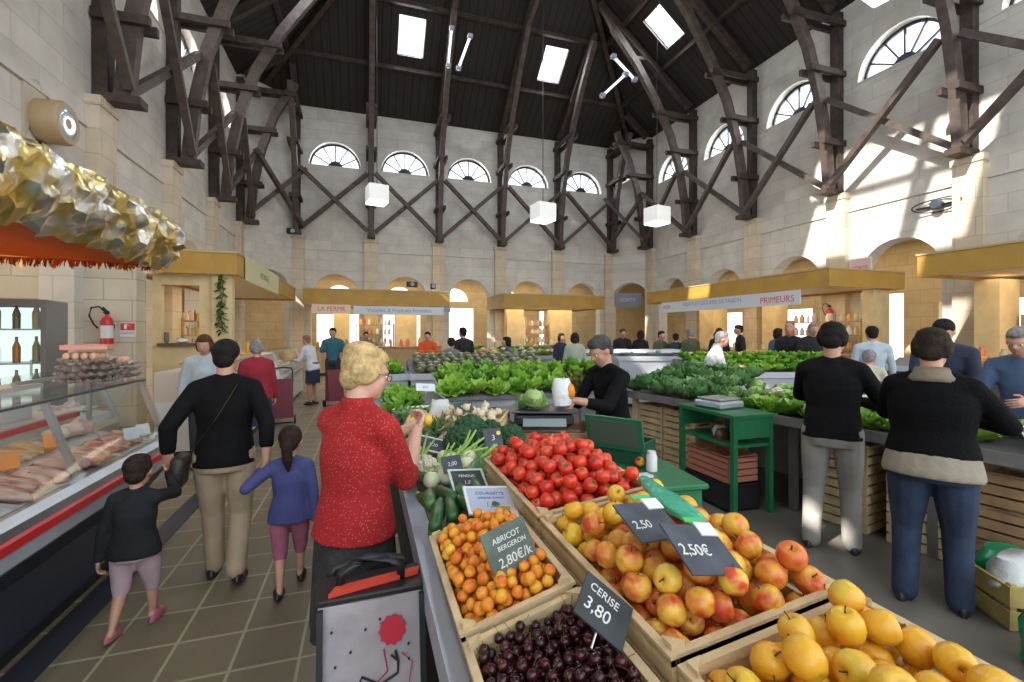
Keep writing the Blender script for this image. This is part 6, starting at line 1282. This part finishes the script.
# ---- shopping trolleys
def trolley(label, p, rz, bagm, w=.33, d=.24, h=.78, art=False):
    o = thing('shopping_trolley', label, 'shopping trolley', p, rz); z0 = .14
    mb = MB(); L = []
    q = random.Random(6)
    for k_ in range(9): e = k_/8; L.append([V((sx*w/2*(1-.04*sin(pi*e))+(q.uniform(-.003, .003)), sy*d/2+(.11*e if sy < 0 else 0)+q.uniform(-.004, .004), z0+(h-z0)*e)) for sx, sy in ((-1, -1), (-.5, -1.03), (0, -1.05), (.5, -1.03), (1, -1), (1, 0), (1, 1), (0, 1.03), (-1, 1), (-1, 0))])
    mb.loft(L); b = mb.build('bag', bagm, o, 50); mb = MB(); mb.rbox((0, .06, h+.008), (w+.012, d-.10, .018), .02); mb.build('flap', BLACK if art else bagm, o, 40)
    for s in (-1, 1):
        mb = MB(); mb.tube([(s*(w/2-.02), d/2+.02, .1), (s*(w/2-.02), d/2+.02, .95 if not art else .84)], .011, 8); mb.build('frame_tube', BLACK, o); mb = MB(); mb.lathe([(.02, -.015), (.075, -.015), (.075, .015), (.02, .015)], 18, (s*(w/2+.02), d/2, .076), rot('Y', pi/2)); mb.build('wheel', BLACK, o, 40)
    mb = MB(); ht = .95 if not art else .84; mb.tube([(-w/2+.02, d/2+.02, ht), (-w/2+.04, d/2+.03, ht+.03), (0, d/2+.035, ht+.045), (w/2-.04, d/2+.03, ht+.03), (w/2-.02, d/2+.02, ht)], .014, 8); mb.build('handle', BLACK, o, True)
    mb = MB(); mb.tube([(-.15, d/2, .02), (.15, d/2, .02)], .012, 6); mb.build('foot_bar', BLACK, o)
    if art:
        A = lambda x, z, e=0: V((x, -d/2*1.05+.11*(z-z0)/(h-z0)-.006-e, z))
        for s in (-1, 1): mb = MB(); mb.beam(A(s*(w/2-.004), z0), A(s*(w/2-.004), h), .016, .016); mb.build('piping', BLACK, o)
        mb = MB(); n = 11; mb.prism([(.055+(.034+.006*(i % 2))*cos(2*pi*i/22), h-.085+(.036+.006*(i % 2))*sin(2*pi*i/22)) for i in range(22)], lambda x, z, k_: A(x, z, k_), .003); mb.build('red_flower', M('red print', (.50, .015, .04), .6), b)
        mb = MB(); INKK = M('black print', (.02, .02, .022), .7)
        for pts in ([(.062, h-.14), (.07, h-.17), (.068, h-.2), (.02, h-.22), (.0, h-.26)], [(.05, h-.15), (.066, h-.165)], [(.02, h-.22), (-.03, h-.19), (-.05, h-.23), (-.08, h-.2), (-.12, h-.24), (-.15, h-.22)], [(-.05, h-.23), (-.06, h-.28)]): mb.tube([A(x, z, .002) for x, z in pts], .0035, 5)
        mb.build('black_branch', INKK, b); mb = MB()
        for x, z in ((-.11, h-.06), (-.02, h-.07), (.02, h-.05), (-.06, h-.12), (-.10, h-.15), (.10, h-.13), (.10, h-.17), (-.13, h-.19)): mb.ell(A(x, z, .002), .004, 6, 4)
        mb.build('black_dots', INKK, b)['kind'] = 'stuff'; mb = MB(); mb.tube([A(x, z, .002) for x, z in ((.03, h-.13), (.04, h-.19), (-.02, h-.235), (-.08, h-.25))], .0018, 4); mb.tube([A(x, z, .002) for x, z in ((.08, h-.15), (.11, h-.18), (.10, h-.23))], .0018, 4); mb.build('red_branch', MATS['red print'], b)
        mb = MB(); mb.tube([(-.09, .05, h+.018), (-.085, .05, h+.06), (-.05, .05, h+.085), (.05, .05, h+.085), (.085, .05, h+.06), (.09, .05, h+.018)], .013, 8); mb.build('grab_handle', BLACK, o, True); mb = MB(); mb.prism([(-.12, -.02), (.14, .03), (.15, .06), (-.10, .02)], lambda x, y, k_: V((x, y+.02, h+.018+k_)), .012); mb.build('red_lining', M('red lining', (.60, .06, .03), .6), o)
    return o
TB_ = M('grey printed nylon', (.36, .33, .345), .55, var=.15, vscale=9, bump=.6, bscale=9)
trolley('grey shopping trolley with a red flower print in the front of the aisle', (.02, 1.40, 0), .03, TB_, .29, .24, .84, True)
pt = wpos(284, 8.6); trolley('dark red shopping trolley behind the girl, by the white counter', (-1.36, 8.75, 0), .1, M('dark red nylon', (.16, .02, .035), .6))
trolley('dark red shopping trolley by the woman in white blouse', (-.62, 10.55, 0), .4, MATS['dark red nylon'])
# ================================================================== CAMERA AND LIGHT
cd = bpy.data.cameras.new('camera'); cam = bpy.data.objects.new('camera', cd); COL.objects.link(cam)
cam.location = (0, 0, CAMH); cam.rotation_euler = (pi/2, 0, -YAW)
cd.sensor_width = 36; cd.lens = FPX/1024*36; cd.shift_y = -(341-V0)/1024; cd.clip_start = .05; cd.clip_end = 200
SC.camera = cam
w = bpy.data.worlds.new('sky'); SC.world = w; w.use_nodes = True
bg = w.node_tree.nodes['Background']; bg.inputs[0].default_value = (.86, .93, 1.0, 1); bg.inputs[1].default_value = 2.6
def sun(d, e, col, ang=.6):
    l = bpy.data.lights.new('sun', 'SUN'); l.energy = e; l.color = col; l.angle = radians(ang)
    o = bpy.data.objects.new('sun', l); COL.objects.link(o); o.rotation_euler = V(d).to_track_quat('-Z', 'Y').to_euler(); return o
sun((.80, .27, -.62), 16, (1, .95, .86))
def area(name, loc, d, sx, sy, e, col=(1, 1, 1)):
    l = bpy.data.lights.new(name, 'AREA'); l.shape = 'RECTANGLE'; l.size = sx; l.size_y = sy; l.energy = e; l.color = col
    o = bpy.data.objects.new(name, l); COL.objects.link(o); o.location = loc; o.rotation_euler = V(d).to_track_quat('-Z', 'Y').to_euler(); return o
# daylight at the skylights (just outside the panes) and half-round windows
for f, S in ((rb, SKY_B), (rl, SKY_L), (rr_, SKY_R)):
    for u, v in S: area('skylight_daylight', f(u, v, .25), f(u, v, -1)-f(u, v, 0), 1.0, 1.38, 260, (.92, .96, 1))
for fn, cs in ((fl, [b-YF for b in bays]), (fr, [b-YF for b in bays]), (fb, [b-XBL for b in bb_])):
    for c in cs: area('window_daylight', fn(c, WZ+.45, .42), (fn(c, 0, -1)-fn(c, 0, 0)) + V((0, 0, -.5)), 1.6, .8, 60, (.92, .96, 1))
# lamps of the stalls and warm fill lights added in the passage behind the arches
WL_ = (1, .80, .52)
for (x, y, z, sx, sy, e) in ((-3.3, 13.5, 2.72, 1.4, 6.5, 55), (.5, 19.0, 2.64, 4.4, 1.8, 70), (7.6, 19.0, 2.64, 4.0, 1.8, 70), (11.6, 11.5, 2.72, 1.8, 6.5, 80), (11.6, 3.6, 2.72, 1.8, 4.4, 60), (-3.3, 4.0, 2.36, 1.2, 3.5, 22)): area('stall_lamp', (x, y, z), (0, 0, -1), sx, sy, e, WL_)
for (x, y, sx, sy, e) in ((XL-2, 9, 1.5, 20, 160), (XR+2, 9, 1.5, 20, 160), (4.4, YB+2, 15, 1.5, 160)): area('passage_fill', (x, y, 4.45), (0, 0, -1), sx, sy, e, WL_)
SC.view_settings.view_transform = 'Standard'; SC.view_settings.look = 'None'; SC.view_settings.gamma = 1
SC.view_settings.exposure = 0.0; SC.view_settings.use_curve_mapping = False
SC.cycles.use_denoising = True; SC.cycles.max_bounces = 8; SC.cycles.diffuse_bounces = 5; SC.cycles.transparent_max_bounces = 12
SC.cycles.sample_clamp_indirect = 6; SC.cycles.caustics_reflective = False; SC.cycles.caustics_refractive = False
